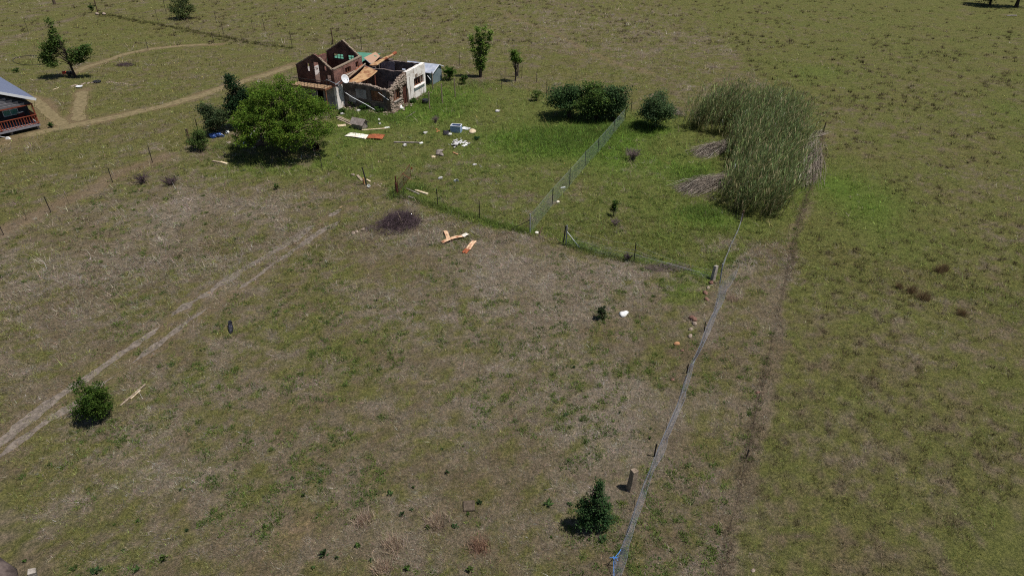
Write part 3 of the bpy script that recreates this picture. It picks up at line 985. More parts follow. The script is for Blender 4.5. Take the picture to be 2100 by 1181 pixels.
# brick storey
w_low = wall('wall', 'x', 5.4, .26, -1.15, 3.9, lambda u: 2.25, [], M['white_plaster'], house, step=3, seed=9, label='white plastered lower wall')
w_br = wall('wall', 'x', 5.405, .25, -1.15, 3.9, lambda u: lerp(3.86, 4.02, u / 3.9), [(.8, 1.8, 3.02, 3.62), (2.66, 3.18, 3.15, 3.74)], M['brick_x'], house, z0=2.252, jit=.02, seed=10, label='sunlit brick side wall with two small openings')
frame('window_frame', 'x', 5.53, .84, 1.76, 3.06, 3.58, M['timber_brown'], w_br, 2, 1, .06, .06)
frame('window_frame', 'x', 5.53, 2.69, 3.15, 3.18, 3.71, M['timber_brown'], w_br, 1, 1, .05, .06)
MB().box((1.3, 5.37, 2.985), (1.15, .12, .06)).build('window_sill', M['concrete'], w_br)
MB().box((1.4, 5.53, 4.0), (5.0, .3, .09), M=Matrix.Rotation(-.03, 4, 'Y')).build('coping', M['concrete_tan'], w_br)
def gable(u, ridge_u, ridge_z, e0, e1, z0, z1):
    return lerp(z0, ridge_z, (u - e0) / (ridge_u - e0)) if u < ridge_u else lerp(ridge_z, z1, (u - ridge_u) / (e1 - ridge_u))
gtop = lambda u: min(5.2, gable(u, 7.4, 5.32, 5.657, 9.8, 3.82, 3.98))
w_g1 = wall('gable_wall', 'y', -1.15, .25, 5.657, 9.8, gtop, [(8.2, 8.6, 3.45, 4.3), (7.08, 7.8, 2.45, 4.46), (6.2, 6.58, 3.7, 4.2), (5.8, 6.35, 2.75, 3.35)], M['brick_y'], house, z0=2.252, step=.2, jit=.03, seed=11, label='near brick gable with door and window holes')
wall('wall', 'y', -1.15, .25, 5.662, 9.8, lambda u: 2.25, [(7.0, 7.9, -1, 2.0)], M['grey_plaster'], house, step=4, seed=12, label='grey plastered wall under the balcony')
w_lf = wall('wall', 'x', 9.55, .25, -.898, 3.648, lambda u: 4.05, [(.4, .9, 3.1, 3.75), (2.4, 2.65, 3.35, 3.7)], M['brick_x'], house, jit=.03, seed=13, label='far brick side wall with peeling plaster inside')
MB().box((-.05, 9.535, 2.9), (1.4, .03, 1.1)).box((1.7, 9.535, 2.8), (1.3, .03, .9)).build('plaster_patch', M['peeling'], w_lf)
gt2 = lambda u: gable(u, 7.4, 5.52, 5.657, 9.55, 4.05, 4.2)
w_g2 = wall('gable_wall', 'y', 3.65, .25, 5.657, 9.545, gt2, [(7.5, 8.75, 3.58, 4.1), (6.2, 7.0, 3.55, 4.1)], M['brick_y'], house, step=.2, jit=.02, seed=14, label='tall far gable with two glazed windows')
for a, b, n in ((7.5, 8.75, 3), (6.2, 7.0, 2)):
    fr = frame('window_frame', 'y', 3.78, a + .03, b - .03, 3.6, 4.08, M['post_dark'], w_g2, n, 2, .035, .05)
for (ea, eb, za, zb, xx) in ((5.6, 7.4, 3.86, 5.3, -1.03), (7.4, 9.85, 5.3, 4.02, -1.03), (5.6, 7.4, 4.1, 5.56, 3.78), (7.4, 9.6, 5.56, 4.24, 3.78)):
    par = w_g1 if xx < 0 else w_g2
    mb = MB()
    rn = random.Random(int(ea * 10 + xx))
    n = 13
    for i in range(n):
        t = (i + .5) / n
        if par is w_g1 and abs(ea + (eb - ea) * t - 7.4) < .35:
            continue
        mb.box((xx + rn.uniform(-.03, .03), ea + (eb - ea) * t, za + (zb - za) * t - .03), (.27, abs(eb - ea) / n * 1.0, .1), M=Matrix.Rotation(math.atan2(zb - za, eb - ea) + rn.uniform(-.05, .05), 4, 'X'))
    mb.build('coping', M['concrete_tan'], par)
MB().box((1.4, 7.6, 2.3), (4.5, 3.85, .09)).build('upper_floor', M['mud'], house)

# balcony
bal = MB().box((-1.8, 7.75, 2.27), (1.26, 4.1, .16)).build('balcony', M['timber_brown'], house)
mb = MB()
for i in range(9):
    mb.box((-1.8, 5.95 + i * .45, 2.365), (1.22, .36, .03))
mb.build('deck_boards', M['soil_tan'], bal)
src = MB().tube([(0, 0, 0), (0, 0, .75)], .02, 5).build('baluster', M['post_dark'], bal, (-2.38, 5.8, 2.36))
for i in range(1, 11):
    copy_part(src, bal, (-2.38, 5.8 + i * .39, 2.36))
for i in range(1, 3):
    copy_part(src, bal, (-2.38 + i * .42, 5.78, 2.36))
MB().beam((-2.38, 5.78, 3.1), (-2.38, 9.75, 3.1), .04, .04).beam((-2.36, 5.78, 3.1), (-1.2, 5.78, 3.1), .04, .04).build('rail', M['post_dark'], bal)
for yy in (5.8, 7.7, 9.7):
    MB().box((-2.3, yy, 1.1), (.1, .1, 2.2)).build('balcony_post', M['timber_brown'], bal)

# sheets of the fallen roof
def sheet(name, corners, mt, parent, nu=40, nv=10, amp=.018, waves=11, sag=0.0, curl=None, along='u'):
    """corrugated sheet between four corners a,b (start), d,c (end); sag bends it, curl rolls an edge up"""
    a, b, c, d = [Vector(k) for k in corners]
    V = []
    for i in range(nu + 1):
        u = i / nu
        for j in range(nv + 1):
            v = j / nv
            p = (a * (1 - v) + b * v) * (1 - u) + (d * (1 - v) + c * v) * u
            nrm = (b - a).cross(d - a).normalized()
            if nrm.z < 0:
                nrm = -nrm
            t = v if along == 'u' else u
            off = amp * math.sin(t * waves * 2 * math.pi)
            if along == 'u' and nv < waves * 3:
                off = amp * (1 if j % 2 else -1)
            p = p + nrm * (off - sag * 4 * u * (1 - u))
            if curl:
                p = p + curl(u, v)
            V.append(p)
    F = []
    for i in range(nu):
        for j in range(nv):
            k = i * (nv + 1) + j
            F.append((k, k + 1, k + nv + 2, k + nv + 1))
    me = bpy.data.meshes.new(name)
    me.from_pydata([tuple(v) for v in V], [], F)
    me.materials.append(mt)
    me.polygons.foreach_set('use_smooth', [True] * len(F))
    o = new_obj(name, me, parent)
    sm = o.modifiers.new('thick', 'SOLIDIFY')
    sm.thickness = .006
    return o
sheet('roof_sheet', [(.05, 4.85, 2.52), (.15, 3.55, 2.55), (2.75, 2.9, 3.12), (3.55, 4.85, 3.25)], M['rust_tan'], house, nu=24, nv=36, waves=16, sag=.16)['label'] = 'wide rusty sheet sagging over the stone wing'
sheet('roof_sheet', [(.05, 5.3, 2.62), (.05, 4.95, 2.6), (3.6, 4.95, 3.32), (3.6, 5.3, 3.34)], M['rust'], house, nu=16, nv=14, waves=5)['label'] = 'narrow red rusty sheet against the brick wall'
MB().beam((.2, 5.0, 2.72), (3.7, 4.9, 3.42), .1, .1).beam((.4, 5.2, 2.9), (2.2, 5.25, 3.05), .12, .06).build('rafter', M['timber_old'], house)
def tubecurl(u, v):
    return Vector((0, 0, .32 * max(0, (v - .35)) ** 1.1 * math.sin(min(1, u * 1.2 + .25) * 1.7)))
sheet('roof_sheet', [(4.1, 4.75, 3.18), (4.15, 3.85, 3.16), (8.35, 4.1, 3.22), (8.0, 5.0, 3.2)], M['rust_tan'], house, nu=30, nv=24, waves=11, curl=tubecurl)['label'] = 'long curled rusty sheet over the back room'
mb = MB()
mb.tube([(4.3, 4.0, 3.26), (5.2, 4.0, 3.33), (6.0, 4.08, 3.37), (7.0, 4.06, 3.42), (7.9, 4.15, 3.45)], [.05, .10, .12, .11, .13], 9)
mb.build('roof_sheet', M['rust_tan'], house)['label'] = 'rolled up rusty sheet'
mb = MB()
mb.tube([(7.85, 4.15, 3.45), (8.3, 4.2, 3.46), (8.6, 4.2, 3.48)], [.14, .17, .16], 9)
mb.build('roof_sheet', M['rust'], house)['label'] = 'orange rusted end of the rolled sheet'
# gutter pole leaning from the wall to the ground
g = G(777, 231)
dx, dy = g.x - HL.x, g.y - HL.y
ga = dx * math.cos(H_AZ) + dy * math.sin(H_AZ); gb = -dx * math.sin(H_AZ) + dy * math.cos(H_AZ)
pole = MB().tube([(-.08, 5.2, 1.5), (-.3, 4.2, 1.15), (ga * .55 - .1, gb * .5 + 2.1, .62), (ga, gb, .02)], .035, 6).build('gutter_pipe', M['white_gloss'], None, HL, H_AZ)
tag(pole, 'bent white gutter pipe leaning on the dark front wall of the ruin', 'pipe')
p2 = MB().tube([(-.06, 1.25, 1.9), (-.06, .1, 1.25)], .025, 6).build('downpipe', M['white_gloss'], house)

# satellite dish on its arm
dn = Vector((-0.24, -0.857, 0.45)).normalized()        # house axes: looking out past the white wall
dish = thing('satellite_dish', 'round white satellite dish on a grey arm at the corner of the ruin', 'satellite dish', HL + Matrix.Rotation(H_AZ, 3, 'Z') @ Vector((-.25, 4.85, 2.86)), H_AZ)
q = dn.to_track_quat('Z', 'Y').to_matrix()
V, F = [], []
R_, n, mrings = .44, 24, 6
for i in range(mrings + 1):
    r = R_ * i / mrings
    for k in range(n):
        t = 2 * math.pi * k / n
        V.append(tuple(q @ Vector((r * math.cos(t), r * math.sin(t), .14 * (r / R_) ** 2 - .05))))
for i in range(mrings):
    for k in range(n):
        F.append((i * n + k, i * n + (k + 1) % n, (i + 1) * n + (k + 1) % n, (i + 1) * n + k))
me = bpy.data.meshes.new('reflector')
me.from_pydata(V, [], F)
me.materials.append(M['white_gloss'])
me.polygons.foreach_set('use_smooth', [True] * len(F))
ob = new_obj('reflector', me, dish)
ob.modifiers.new('thick', 'SOLIDIFY').thickness = .012
MB().tube([q @ Vector((0, 0, -.06)), (-.45, .35, -.2), (-.85, .56, -.42)], [.05, .05, .05], 8).build('arm', M['post_grey'], dish)
MB().tube([q @ Vector((0, -.42, .05)), q @ Vector((0, -.2, .42))], .014, 5).build('feed_arm', M['post_grey'], dish)
MB().tube([q @ Vector((0, -.2, .36)), q @ Vector((0, -.16, .48))], [.035, .04], 8).build('feed_horn', M['plastic_white'], dish)
cr = MB().tube([(-1.25, 6.3, 2.92), (-1.2, 5.3, 2.6), (-1.0, 5.0, 2.5)], .035, 6).tube([(-1.0, 5.35, 2.42), (.3, 5.1, 2.28)], .03, 6).build('loose_pipe', M['post_grey'], None, HL, H_AZ)
tag(cr, 'thin grey pipes lying across the corner behind the satellite dish', 'pipe')

# ------------------------------------------------------------------ lean-to with the green roof behind the house
lean = thing('lean_to', 'low outbuilding with a faded green and rusty tin roof behind the brick gable', 'outbuilding', HL, H_AZ)
wall('wall', 'y', 6.55, .2, 5.65, 12.1, lambda u: 2.32, [(7.2, 8.0, -1, 1.9)], M['old_wall'], lean, step=2, seed=21)
wall('wall', 'y', 10.1, .2, 5.65, 12.1, lambda u: 2.32, [], M['old_wall'], lean, step=2, seed=22)
wall('wall', 'x', 5.65, .2, 7.3, 10.1, lambda u: 2.35, [], M['old_wall'], lean, step=2, seed=23)
wall('wall', 'x', 11.9, .2, 6.75, 10.1, lambda u: 2.35, [], M['old_wall'], lean, step=2, seed=24)
sheet('roof_sheet', [(6.3, 7.4, 2.62), (6.3, 12.3, 2.36), (10.9, 12.3, 2.36), (10.6, 7.4, 2.62)], M['green_roof'], lean, nu=10, nv=80, waves=34)
sheet('roof_sheet', [(6.3, 5.85, 2.62), (7.05, 7.3, 3.02), (9.75, 7.5, 3.0), (9.7, 6.9, 2.62)], M['green_rust'], lean, nu=14, nv=40, waves=14)['label'] = 'raised sheet half green, half rust'
MB().beam((6.3, 5.85, 2.57), (7.05, 7.3, 2.97), .05, .08).build('barge_board', M['trim'], lean)

# ------------------------------------------------------------------ blue-grey shed
shed = thing('tin_shed', 'small blue grey corrugated shed with pale zinc roof beside the white wall', 'shed', HL, H_AZ)
y0, y1 = .7, 4.5
mb = MB()
mb.add([(10.15, y0, 0), (12.3, y0, 0), (12.3, y0, 1.5), (11.55, y0, 1.82), (10.15, y0, 1.3), (10.15, y0 + .04, 0), (12.3, y0 + .04, 0), (12.3, y0 + .04, 1.5), (11.55, y0 + .04, 1.82), (10.15, y0 + .04, 1.3)],
       [(0, 1, 2, 3, 4), (9, 8, 7, 6, 5), (0, 5, 6, 1), (1, 6, 7, 2), (2, 7, 8, 3), (3, 8, 9, 4), (4, 9, 5, 0)])
mb.build('end_wall', M['shed_wall'], shed)
src = MB().box((0, 0, .62), (.025, .02, 1.2)).build('rib', M['shed_wall'], shed, (10.35, y0 - .008, 0))
for i in range(1, 9):
    copy_part(src, shed, (10.35 + i * .225, y0 - .008, 0))
MB().box((10.15, (y0 + y1) / 2 + .05, .65), (.04, y1 - y0, 1.3)).build('side_wall', M['shed_wall'], shed)
MB().box((10.12, 1.5, .6), (.03, .8, 1.15)).build('door', M['charcoal'], shed)
MB().box((12.3, (y0 + y1) / 2 + .05, .75), (.04, y1 - y0, 1.5)).build('side_wall', M['shed_wall'], shed)
sheet('roof', [(9.95, y0 - .12, 1.27), (9.95, y1 + .1, 1.27), (11.58, y1 + .1, 1.88), (11.58, y0 - .12, 1.88)], M['zinc'], shed, nu=8, nv=60, waves=24, amp=.012)
sheet('roof', [(11.6, y0 - .12, 1.88), (11.6, y1 + .1, 1.88), (12.6, y1 + .1, 1.46), (12.6, y0 - .12, 1.46)], M['shed_wall'], shed, nu=8, nv=60, waves=24, amp=.012)
MB().beam((9.95, y0 - .14, 1.25), (11.58, y0 - .14, 1.86), .03, .08).beam((11.58, y0 - .14, 1.86), (12.6, y0 - .14, 1.44), .03, .08).build('barge_board', M['trim'], shed)
MB().beam((9.9, 1.2, 1.0), (9.4, .55, .75), .05, .05).build('bracket', M['trim'], shed)

# ------------------------------------------------------------------ farmhouse at the left edge: gable front with a raised veranda
FK = Vector((-43.9, 62.15, 0))
faz = math.radians(47.5 + 180)
fh = thing('farmhouse', 'dark farmhouse with blue grey roof and raised veranda behind a red railing', 'house', FK, faz)
# local x runs left along the front, local y forward of the front, so the house lies at negative y
FW, FD, VD = 9.2, 12.0, 2.2
deck = MB().box((FW / 2, -VD / 2, .42), (FW, VD, .16)).build('veranda_deck', M['cladding'], fh)
for i in range(5):
    MB().box((.2 + i * 2.2, -.25, .17), (.16, .16, .34)).build('stilt', M['timber_grey'], deck)
MB().box((FW / 2, -(VD + FD) / 2, 1.35), (FW, FD - VD, 2.7)).build('wall', M['charcoal'], fh)
er, ez, eh = FW / 2, 2.74, 5.0
# gable of horizontal boards, each board lapping the one under it
gb_ = MB().add([(0.02, -.12, 2.4), (FW - .02, -.12, 2.4), (FW / 2, -.12, eh - .12), (0.02, -VD, 2.4), (FW - .02, -VD, 2.4), (FW / 2, -VD, eh - .12)], [(0, 1, 2), (5, 4, 3), (0, 3, 4, 1), (1, 4, 5, 2), (2, 5, 3, 0)]).build('gable', M['charcoal'], fh)
for i in range(9):
    z = 2.41 + i * .235
    half = (eh - .15 - z - .2) / (eh - 2.4) * FW / 2
    if half > .2:
        MB().beam((FW / 2 - half, -.06, z + .11), (FW / 2 + half, -.06, z + .11), .04, .2, up=(0, .22, 1)).build('board', M['cladding'], gb_)
for s in (0, 1):
    xe = -.36 if s == 0 else FW + .36
    ze = ez
    a, b = (xe, .16, ze), (FW / 2, .16, eh)
    mb = MB()
    d_ = Vector(b) - Vector(a)
    nrm = Vector((-d_.z, 0, d_.x)).normalized()
    if nrm.z < 0:
        nrm = -nrm
    vs = [Vector(a), Vector(b), Vector((b[0], -FD, b[2])), Vector((a[0], -FD, a[2]))]
    mb.add(vs + [v + nrm * .07 for v in vs], [(0, 1, 2, 3), (7, 6, 5, 4), (0, 4, 5, 1), (1, 5, 6, 2), (2, 6, 7, 3), (3, 7, 4, 0)])
    rf = mb.build('roof', M['roof_slate'], fh)
    MB().beam(Vector(a) + Vector((0, .03, .0)), Vector(b) + Vector((0, .03, .0)), .04, .22).build('fascia', M['trim'], rf)
    src = MB().beam(Vector((a[0], 0, a[2])) + nrm * .08, Vector((b[0], 0, b[2])) + nrm * .08, .03, .03).build('roof_rib', M['roof_slate'], rf)
    for i in range(1, 24):
        copy_part(src, rf, (0, .1 - i * .5, 0))
    src.location = (0, .1, 0)
for i in range(4):
    MB().box((.08 + i * 3.0, -.1, 1.45), (.1, .1, 1.95)).build('post', M['timber_red'], fh)
MB().box((FW / 2, -.1, 2.36), (FW, .12, .1)).build('beam', M['timber_red'], fh)
rail = MB().box((FW / 2, -.02, 1.38), (FW, .09, .06)).build('railing', M['timber_red'], fh)
MB().box((FW / 2, -.02, .62), (FW, .07, .06)).build('bottom_rail', M['timber_red'], rail)
MB().box((.06, -1.1, 1.38), (.08, 2.1, .06)).build('side_rail', M['timber_red'], rail)
src = MB().box((0, -.02, 1.0), (.05, .04, .7)).build('baluster', M['timber_red'], rail, (.22, 0, 0))
for i in range(1, 40):
    copy_part(src, rail, (.22 + i * .225, 0, 0))
for i in range(8):
    copy_part(src, rail, (.06, -.3 - i * .23, 0))
dw = MB().box((3.4, -VD + .02, 1.5), (.95, .05, 2.0)).build('door', M['timber_brown'], fh)
MB().box((3.05, -VD + .07, 1.5), (.05, .06, .12)).build('door_handle', M['post_grey'], dw)
for wx_ in (1.5, 5.6):
    wo = MB().box((wx_, -VD + .02, 1.7), (1.2, .04, 1.0)).build('window', M['glass'], fh)
    frame('window_frame', 'x', -VD + .05, wx_ - .6, wx_ + .6, 1.2, 2.2, M['trim'], wo, 2, 2, .05, .05)
# armchair on the veranda
ch = thing('armchair', 'dark maroon armchair at the right end of the farmhouse veranda', 'chair', FK + Matrix.Rotation(faz, 3, 'Z') @ Vector((.75, -1.0, .5)), faz + .5)
MB().box((0, 0, .3), (.6, .6, .25)).build('seat', M['maroon'], ch, bevel=.04)
MB().box((0, -.3, .65), (.64, .16, .75), M=Matrix.Rotation(.15, 4, 'X')).build('backrest', M['maroon'], ch, bevel=.05)
for s in (-1, 1):
    MB().box((s * .36, 0, .42), (.14, .62, .4)).build('armrest', M['maroon'], ch, bevel=.04)
MB().box((.02, -.34, 1.03), (.5, .2, .06)).build('folded_cloth', M['plastic_white'], ch)
# broom leaning on the deck
bp_ = GS(17, 285.5)
br_ = thing('broom', 'white headed broom standing head down against the veranda deck', 'broom', bp_)
top = FK + Matrix.Rotation(faz, 3, 'Z') @ Vector((4.05, .06, .55)) - bp_
MB().tube([(0, 0, .12), tuple(top * .98)], .02, 6).build('handle', M['trim'], br_)
MB().add([(-.2, -.1, 0), (.2, -.1, 0), (.2, .12, 0), (-.2, .12, 0), (-.1, -.05, .2), (.1, -.05, .2), (.1, .05, .2), (-.1, .05, .2)], [(0, 3, 2, 1), (4, 5, 6, 7), (0, 1, 5, 4), (1, 2, 6, 5), (2, 3, 7, 6), (3, 0, 4, 7)]).build('brush', M['plastic_white'], br_)
# ------------------------------------------------------------------ trees and shrubs
def leaf_quads(centres, size, colour, jit, rng, up=.5, aspect=.6):
    n = len(centres)
    nrm = rng.normal(0, 1, (n, 3)); nrm[:, 2] = np.abs(nrm[:, 2]) + up
    nrm /= np.linalg.norm(nrm, axis=1, keepdims=True)
    t = np.cross(nrm, rng.normal(0, 1, (n, 3))); t /= np.linalg.norm(t, axis=1, keepdims=True)
    b = np.cross(nrm, t)
    s = size * (.6 + .8 * rng.random((n, 1)))
    V = np.zeros((n, 4, 3), np.float32)
    V[:, 0] = centres - t * s; V[:, 2] = centres + t * s
    V[:, 1] = centres + b * s * aspect; V[:, 3] = centres - b * s * aspect
    c = np.asarray(colour) * np.exp(rng.normal(0, jit, (n, 1))) * np.exp(rng.normal(0, jit * .3, (n, 3)))
    C = np.repeat(np.clip(c, .003, .8)[:, None], 4, 1)
    return V.reshape(-1, 3), np.arange(n * 4).reshape(-1, 4), C.reshape(-1, 3)

def plant(name, label, cat, base, lobes, n_clump, per, leaf, clump_r, col, col2=None, trunk=.12, bark='bark', stems=1, seed=1, shell=.55, jit=.22, branch=60, group=None, lean=(0, 0), aspect=.6, trunk_to=None, up=.5):
    """tapered trunk with limbs reaching leaf clumps that fill uneven lobes (x,y,z,rx,ry,rz) about the base"""
    rn = np.random.default_rng(seed)
    root = thing(name, label, cat, base, 0, group)
    L = np.array(lobes, float)
    w = (L[:, 3] * L[:, 4] * L[:, 5]) ** .75
    pick = rn.choice(len(L), n_clump, p=w / w.sum())
    d = rn.normal(0, 1, (n_clump, 3)); d /= np.linalg.norm(d, axis=1, keepdims=True)
    r = shell + (1 - shell) * rn.random(n_clump)
    r = np.where(rn.random(n_clump) < .25, rn.random(n_clump) ** .5 * shell, r)
    r = r * (1 + rn.normal(0, .08, n_clump))
    cc = L[pick, :3] + d * r[:, None] * L[pick, 3:]
    cc[:, 2] = np.maximum(cc[:, 2], .12)
    lv = np.repeat(cc, per, 0) + rn.normal(0, 1, (n_clump * per, 3)) * clump_r * np.array([1, 1, .7])
    lv[:, 2] = np.maximum(lv[:, 2], .04)
    c1 = np.array(lin(col)); c2 = np.array(lin(col2 or col))
    tone = rn.random(n_clump)
    cl = c1[None] * (1 - tone[:, None]) + c2[None] * tone[:, None]
    cl = np.repeat(cl, per, 0)
    V, F, C = leaf_quads(lv, leaf, cl, jit, rn, up=up, aspect=aspect)
    np_mesh('crown', V, F, M['leaf'], root, col=C)
    # trunk and limbs
    mb = MB()
    top = trunk_to if trunk_to is not None else float((L[:, 2]).mean())
    cx, cy = L[:, 0].mean(), L[:, 1].mean()
    for s in range(stems):
        ox, oy = (rn.normal(0, trunk * 1.2, 2) if stems > 1 else (0, 0))
        pts = []
        for k in range(6):
            t = k / 5
            pts.append((ox + lean[0] * t + cx * t * .5 + rn.normal(0, .03) * t * top * .4, oy + lean[1] * t + cy * t * .5 + rn.normal(0, .03) * t * top * .4, -.08 + (top + .08) * t))
        mb.tube(pts, [trunk * (1.25 if k == 0 else 1 - .6 * k / 5) for k in range(6)], 7)
        if s == 0:
            main = pts
    ids = rn.choice(n_clump, min(branch, n_clump), replace=False)
    for i in ids:
        e = cc[i]
        t = rn.uniform(.35, .95)
        k = t * 5
        a = Vector(main[int(k)]).lerp(Vector(main[min(5, int(k) + 1)]), k - int(k))
        e = Vector(e)
        mid = a.lerp(e, .5) + Vector(rn.normal(0, .08, 3)) * (e - a).length
        mb.tube([a, mid, e], [trunk * .32, trunk * .2, trunk * .06], 4, cap=False)
    mb.build('trunk', M[bark], root)
    return root

def auto_lobes(w, d, h, n, seed, low=.25):
    rn = np.random.default_rng(seed)
    out = [(0, 0, h * .42, w * .30, d * .30, h * .34)]
    n = n + 5
    for i in range(n):
        a = 2 * math.pi * (i + rn.uniform(-.3, .3)) / n
        z = h * rn.uniform(low, .82)
        k = rn.uniform(.16, .44) * (1.25 - z / h * .6)
        out.append((math.cos(a) * w * k * .85, math.sin(a) * d * k * .85, z, w * rn.uniform(.11, .22), d * rn.uniform(.11, .22), h * rn.uniform(.12, .22)))
    return out

def bush(name, label, base, left, right_, top, n_clump, per, leaf, col, col2, seed, depth=1.0, cat='shrub', group=None, **kw):
    b = GS(*base)
    m = mpp(*base)
    w = (right_ - left) * m
    h = hgt(base[0], base[1], top)
    off = ((left + right_) / 2 - base[0]) * m
    lob = [(x + off, y + kw.get('ydrop', 0), z, a, b_, c) for x, y, z, a, b_, c in auto_lobes(w, w * depth, h, 7, seed)]
    kw.pop('ydrop', None)
    return plant(name, label, cat, b, lob, n_clump, per, leaf, kw.pop('clump_r', w * .055), col, col2, seed=seed, group=group, **kw)

# the broad acacia before the ruin
b = GS(585, 312)
ra = np.random.default_rng(301)
lob = [(.3, 0, 3.6, 2.4, 2.2, 1.6)]
for i in range(34):                       # uneven cushions over a wide dome, lower towards the rim
    aa = 2.39996 * i + ra.uniform(-.25, .25)
    q = math.sqrt((i + .5) / 34) * ra.uniform(.9, 1.06)
    rr = ra.uniform(.62, 1.15)
    lob.append((.35 + math.cos(aa) * q * 4.15, math.sin(aa) * q * 3.2, 6.0 - 3.5 * q ** 2 + ra.uniform(-.45, .35) - rr * .3, rr, rr * .95, rr * .62))
for x_, y_, z_ in ((1.6, -2.6, 1.9), (.4, -2.4, 2.2), (2.8, -1.7, 2.0), (-2.2, -1.6, 2.2), (-3.0, -.4, 2.4), (3.5, -.2, 2.3)):
    lob.append((x_, y_, z_, .95, .9, .65))
plant('acacia_tree', 'broad spreading bright green tree standing in front of the ruined house', 'tree', b, lob, 1500, 32, .066, .15, (112, 136, 54), (80, 106, 42), trunk=.2, stems=3, seed=31, shell=.8, branch=140, jit=.25, trunk_to=2.6)
b = GS(505, 262)
plant('dark_tree', 'dark bluish green tree rising behind the left of the broad acacia', 'tree', b, [(-.3, 0, 2.4, 1.2, 1.1, 1.2), (-.6, .2, 4.0, .7, .7, .9), (.9, .2, 2.5, 1.0, .9, .9), (-1.0, -.3, 1.6, .8, .8, .9), (.2, .3, 3.1, .9, .8, .8), (-.7, .1, 4.7, .35, .35, .5)], 480, 18, .08, .16, (56, 80, 50), (40, 60, 44), trunk=.12, seed=32, branch=60)
bush('grey_shrub', 'rounded grey green shrub left of the acacia by the blue sheet', (448, 274), 412, 482, 207, 380, 18, .075, (92, 106, 72), (62, 78, 54), 33, stems=3, trunk=.08, bark='bark_dark')
bush('scrubby_shrub', 'small scrubby green shrub with bare twigs leftmost along the fence corner', (416, 306), 385, 436, 263, 190, 16, .06, (96, 114, 62), (68, 86, 50), 34, stems=4, trunk=.04, bark='twig', branch=90)
b = GS(155, 159)
plant('leaning_tree', 'small open leaning tree on the lawn by the farmhouse', 'tree', b, [(-1.9, 0, 3.0, .9, .8, .95), (-1.1, .2, 3.9, .9, .8, .8), (-2.6, 0, 2.1, .7, .7, .8), (-1.9, -.4, 1.7, .8, .6, .5), (-.9, .1, 5.1, .42, .4, .7), (-.95, .1, 6.1, .36, .34, .35), (1.3, .1, 2.7, 1.1, .8, .75), (2.2, 0, 3.1, .7, .6, .6), (.6, 0, 2.1, .7, .6, .5), (1.0, -.2, 1.9, .6, .5, .35)], 430, 18, .095, .18, (104, 124, 64), (72, 94, 52), trunk=.15, seed=35, bark='bark_dark', lean=(0, 0), trunk_to=3.2, branch=36, shell=.5)
bush('round_shrub', 'round dark shrub standing alone in the far field beyond the upper fence', (377, 38), 347, 406, -6, 230, 15, .11, (100, 110, 66), (68, 80, 54), 36, stems=3, trunk=.1, bark='bark_dark', shell=.6)
b = GS(985, 158)
h = hgt(985, 158, 55)
pl = []
for k, (ox, hh) in enumerate(((-.55, .8), (-.1, .98), (.35, 1.0), (.75, .9), (.1, .7))):
    for t in (.25, .4, .55, .7, .85, .97):
        pl.append((ox * t * 1.7, .2 * math.sin(k * 2), h * hh * t, .34, .34, .5))
plant('poplar_tree', 'tall slender light green poplar beside the far fence', 'tree', b, pl, 560, 14, .08, .13, (142, 164, 84), (108, 134, 66), trunk=.09, stems=4, seed=37, trunk_to=h * .8, branch=50, shell=.2)
b = GS(1057, 167)
h = hgt(1057, 167, 101)
plant('lollipop_tree', 'small tree with bare dark trunk and tufted round top right of the poplar', 'tree', b, [(0, 0, h * .78, .62, .6, .5), (-.2, 0, h * .9, .42, .4, .4), (.35, 0, h * .66, .45, .4, .35), (-.3, 0, h * .64, .35, .3, .3)], 90, 14, .085, .12, (108, 132, 60), (82, 108, 50), trunk=.09, seed=38, bark='bark_dark', trunk_to=h * .8, branch=24)
np_b = GS(1061, 158)
mb = MB()
for i in range(14):
    a = random.uniform(-.5, .5)
    mb.tube([(a * .3, 0, .1), (a * .9, random.uniform(-.3, .3), 1.6), (a * 1.5, random.uniform(-.4, .4), 3.0 + random.random() * .9)], [.02, .014, .006], 4)
tag(mb.build('bare_sapling', M['twig'], None, np_b), 'pale leafless sapling showing above the tufted little tree', 'sapling')
bush('shed_bush', 'leafy green bush against the right end of the tin shed', (922, 164), 907, 938, 131, 110, 14, .07, (92, 124, 48), (62, 92, 40), 39, stems=3, trunk=.05)
bush('shed_bush', 'small upright green bush just right of the one at the shed', (950, 173), 941, 960, 150, 60, 12, .06, (84, 112, 50), (60, 84, 42), 40, stems=3, trunk=.04)
bush('hedge_shrub', 'large dark shrub at the left end of the clump behind the green yard', (1168, 240), 1116, 1214, 163, 480, 18, .085, (88, 112, 68), (58, 80, 54), 41, stems=4, trunk=.09, bark='bark_dark')
bush('hedge_shrub', 'large shrub with yellower top in the middle of the clump behind the yard', (1222, 246), 1170, 1264, 163, 460, 18, .085, (100, 122, 60), (60, 82, 50), 42, stems=4, trunk=.09, bark='bark_dark')
bush('hedge_shrub', 'large dark shrub at the right end of the clump beside the mesh fence', (1258, 244), 1210, 1298, 165, 460, 18, .085, (88, 112, 70), (58, 78, 54), 43, stems=4, trunk=.09, bark='bark_dark')
bush('fence_shrub', 'single rounded grey green shrub between the mesh fence and the reeds', (1345, 262), 1300, 1386, 187, 440, 18, .08, (96, 116, 76), (66, 86, 60), 44, stems=4, trunk=.07)
bush('wispy_shrub', 'small wispy light green shrub left of the dark shrub clump', (1101, 207), 1084, 1117, 179, 60, 10, .06, (98, 118, 62), (76, 98, 50), 45, stems=5, trunk=.03, shell=.2)
bush('round_bush', 'dense round dark green bush beside the wheel track', (203, 858), 161, 245, 779, 420, 16, .040, (86, 108, 48), (54, 76, 36), 46, stems=4, trunk=.04, bark='bark_dark', clump_r=.085, shell=.7)
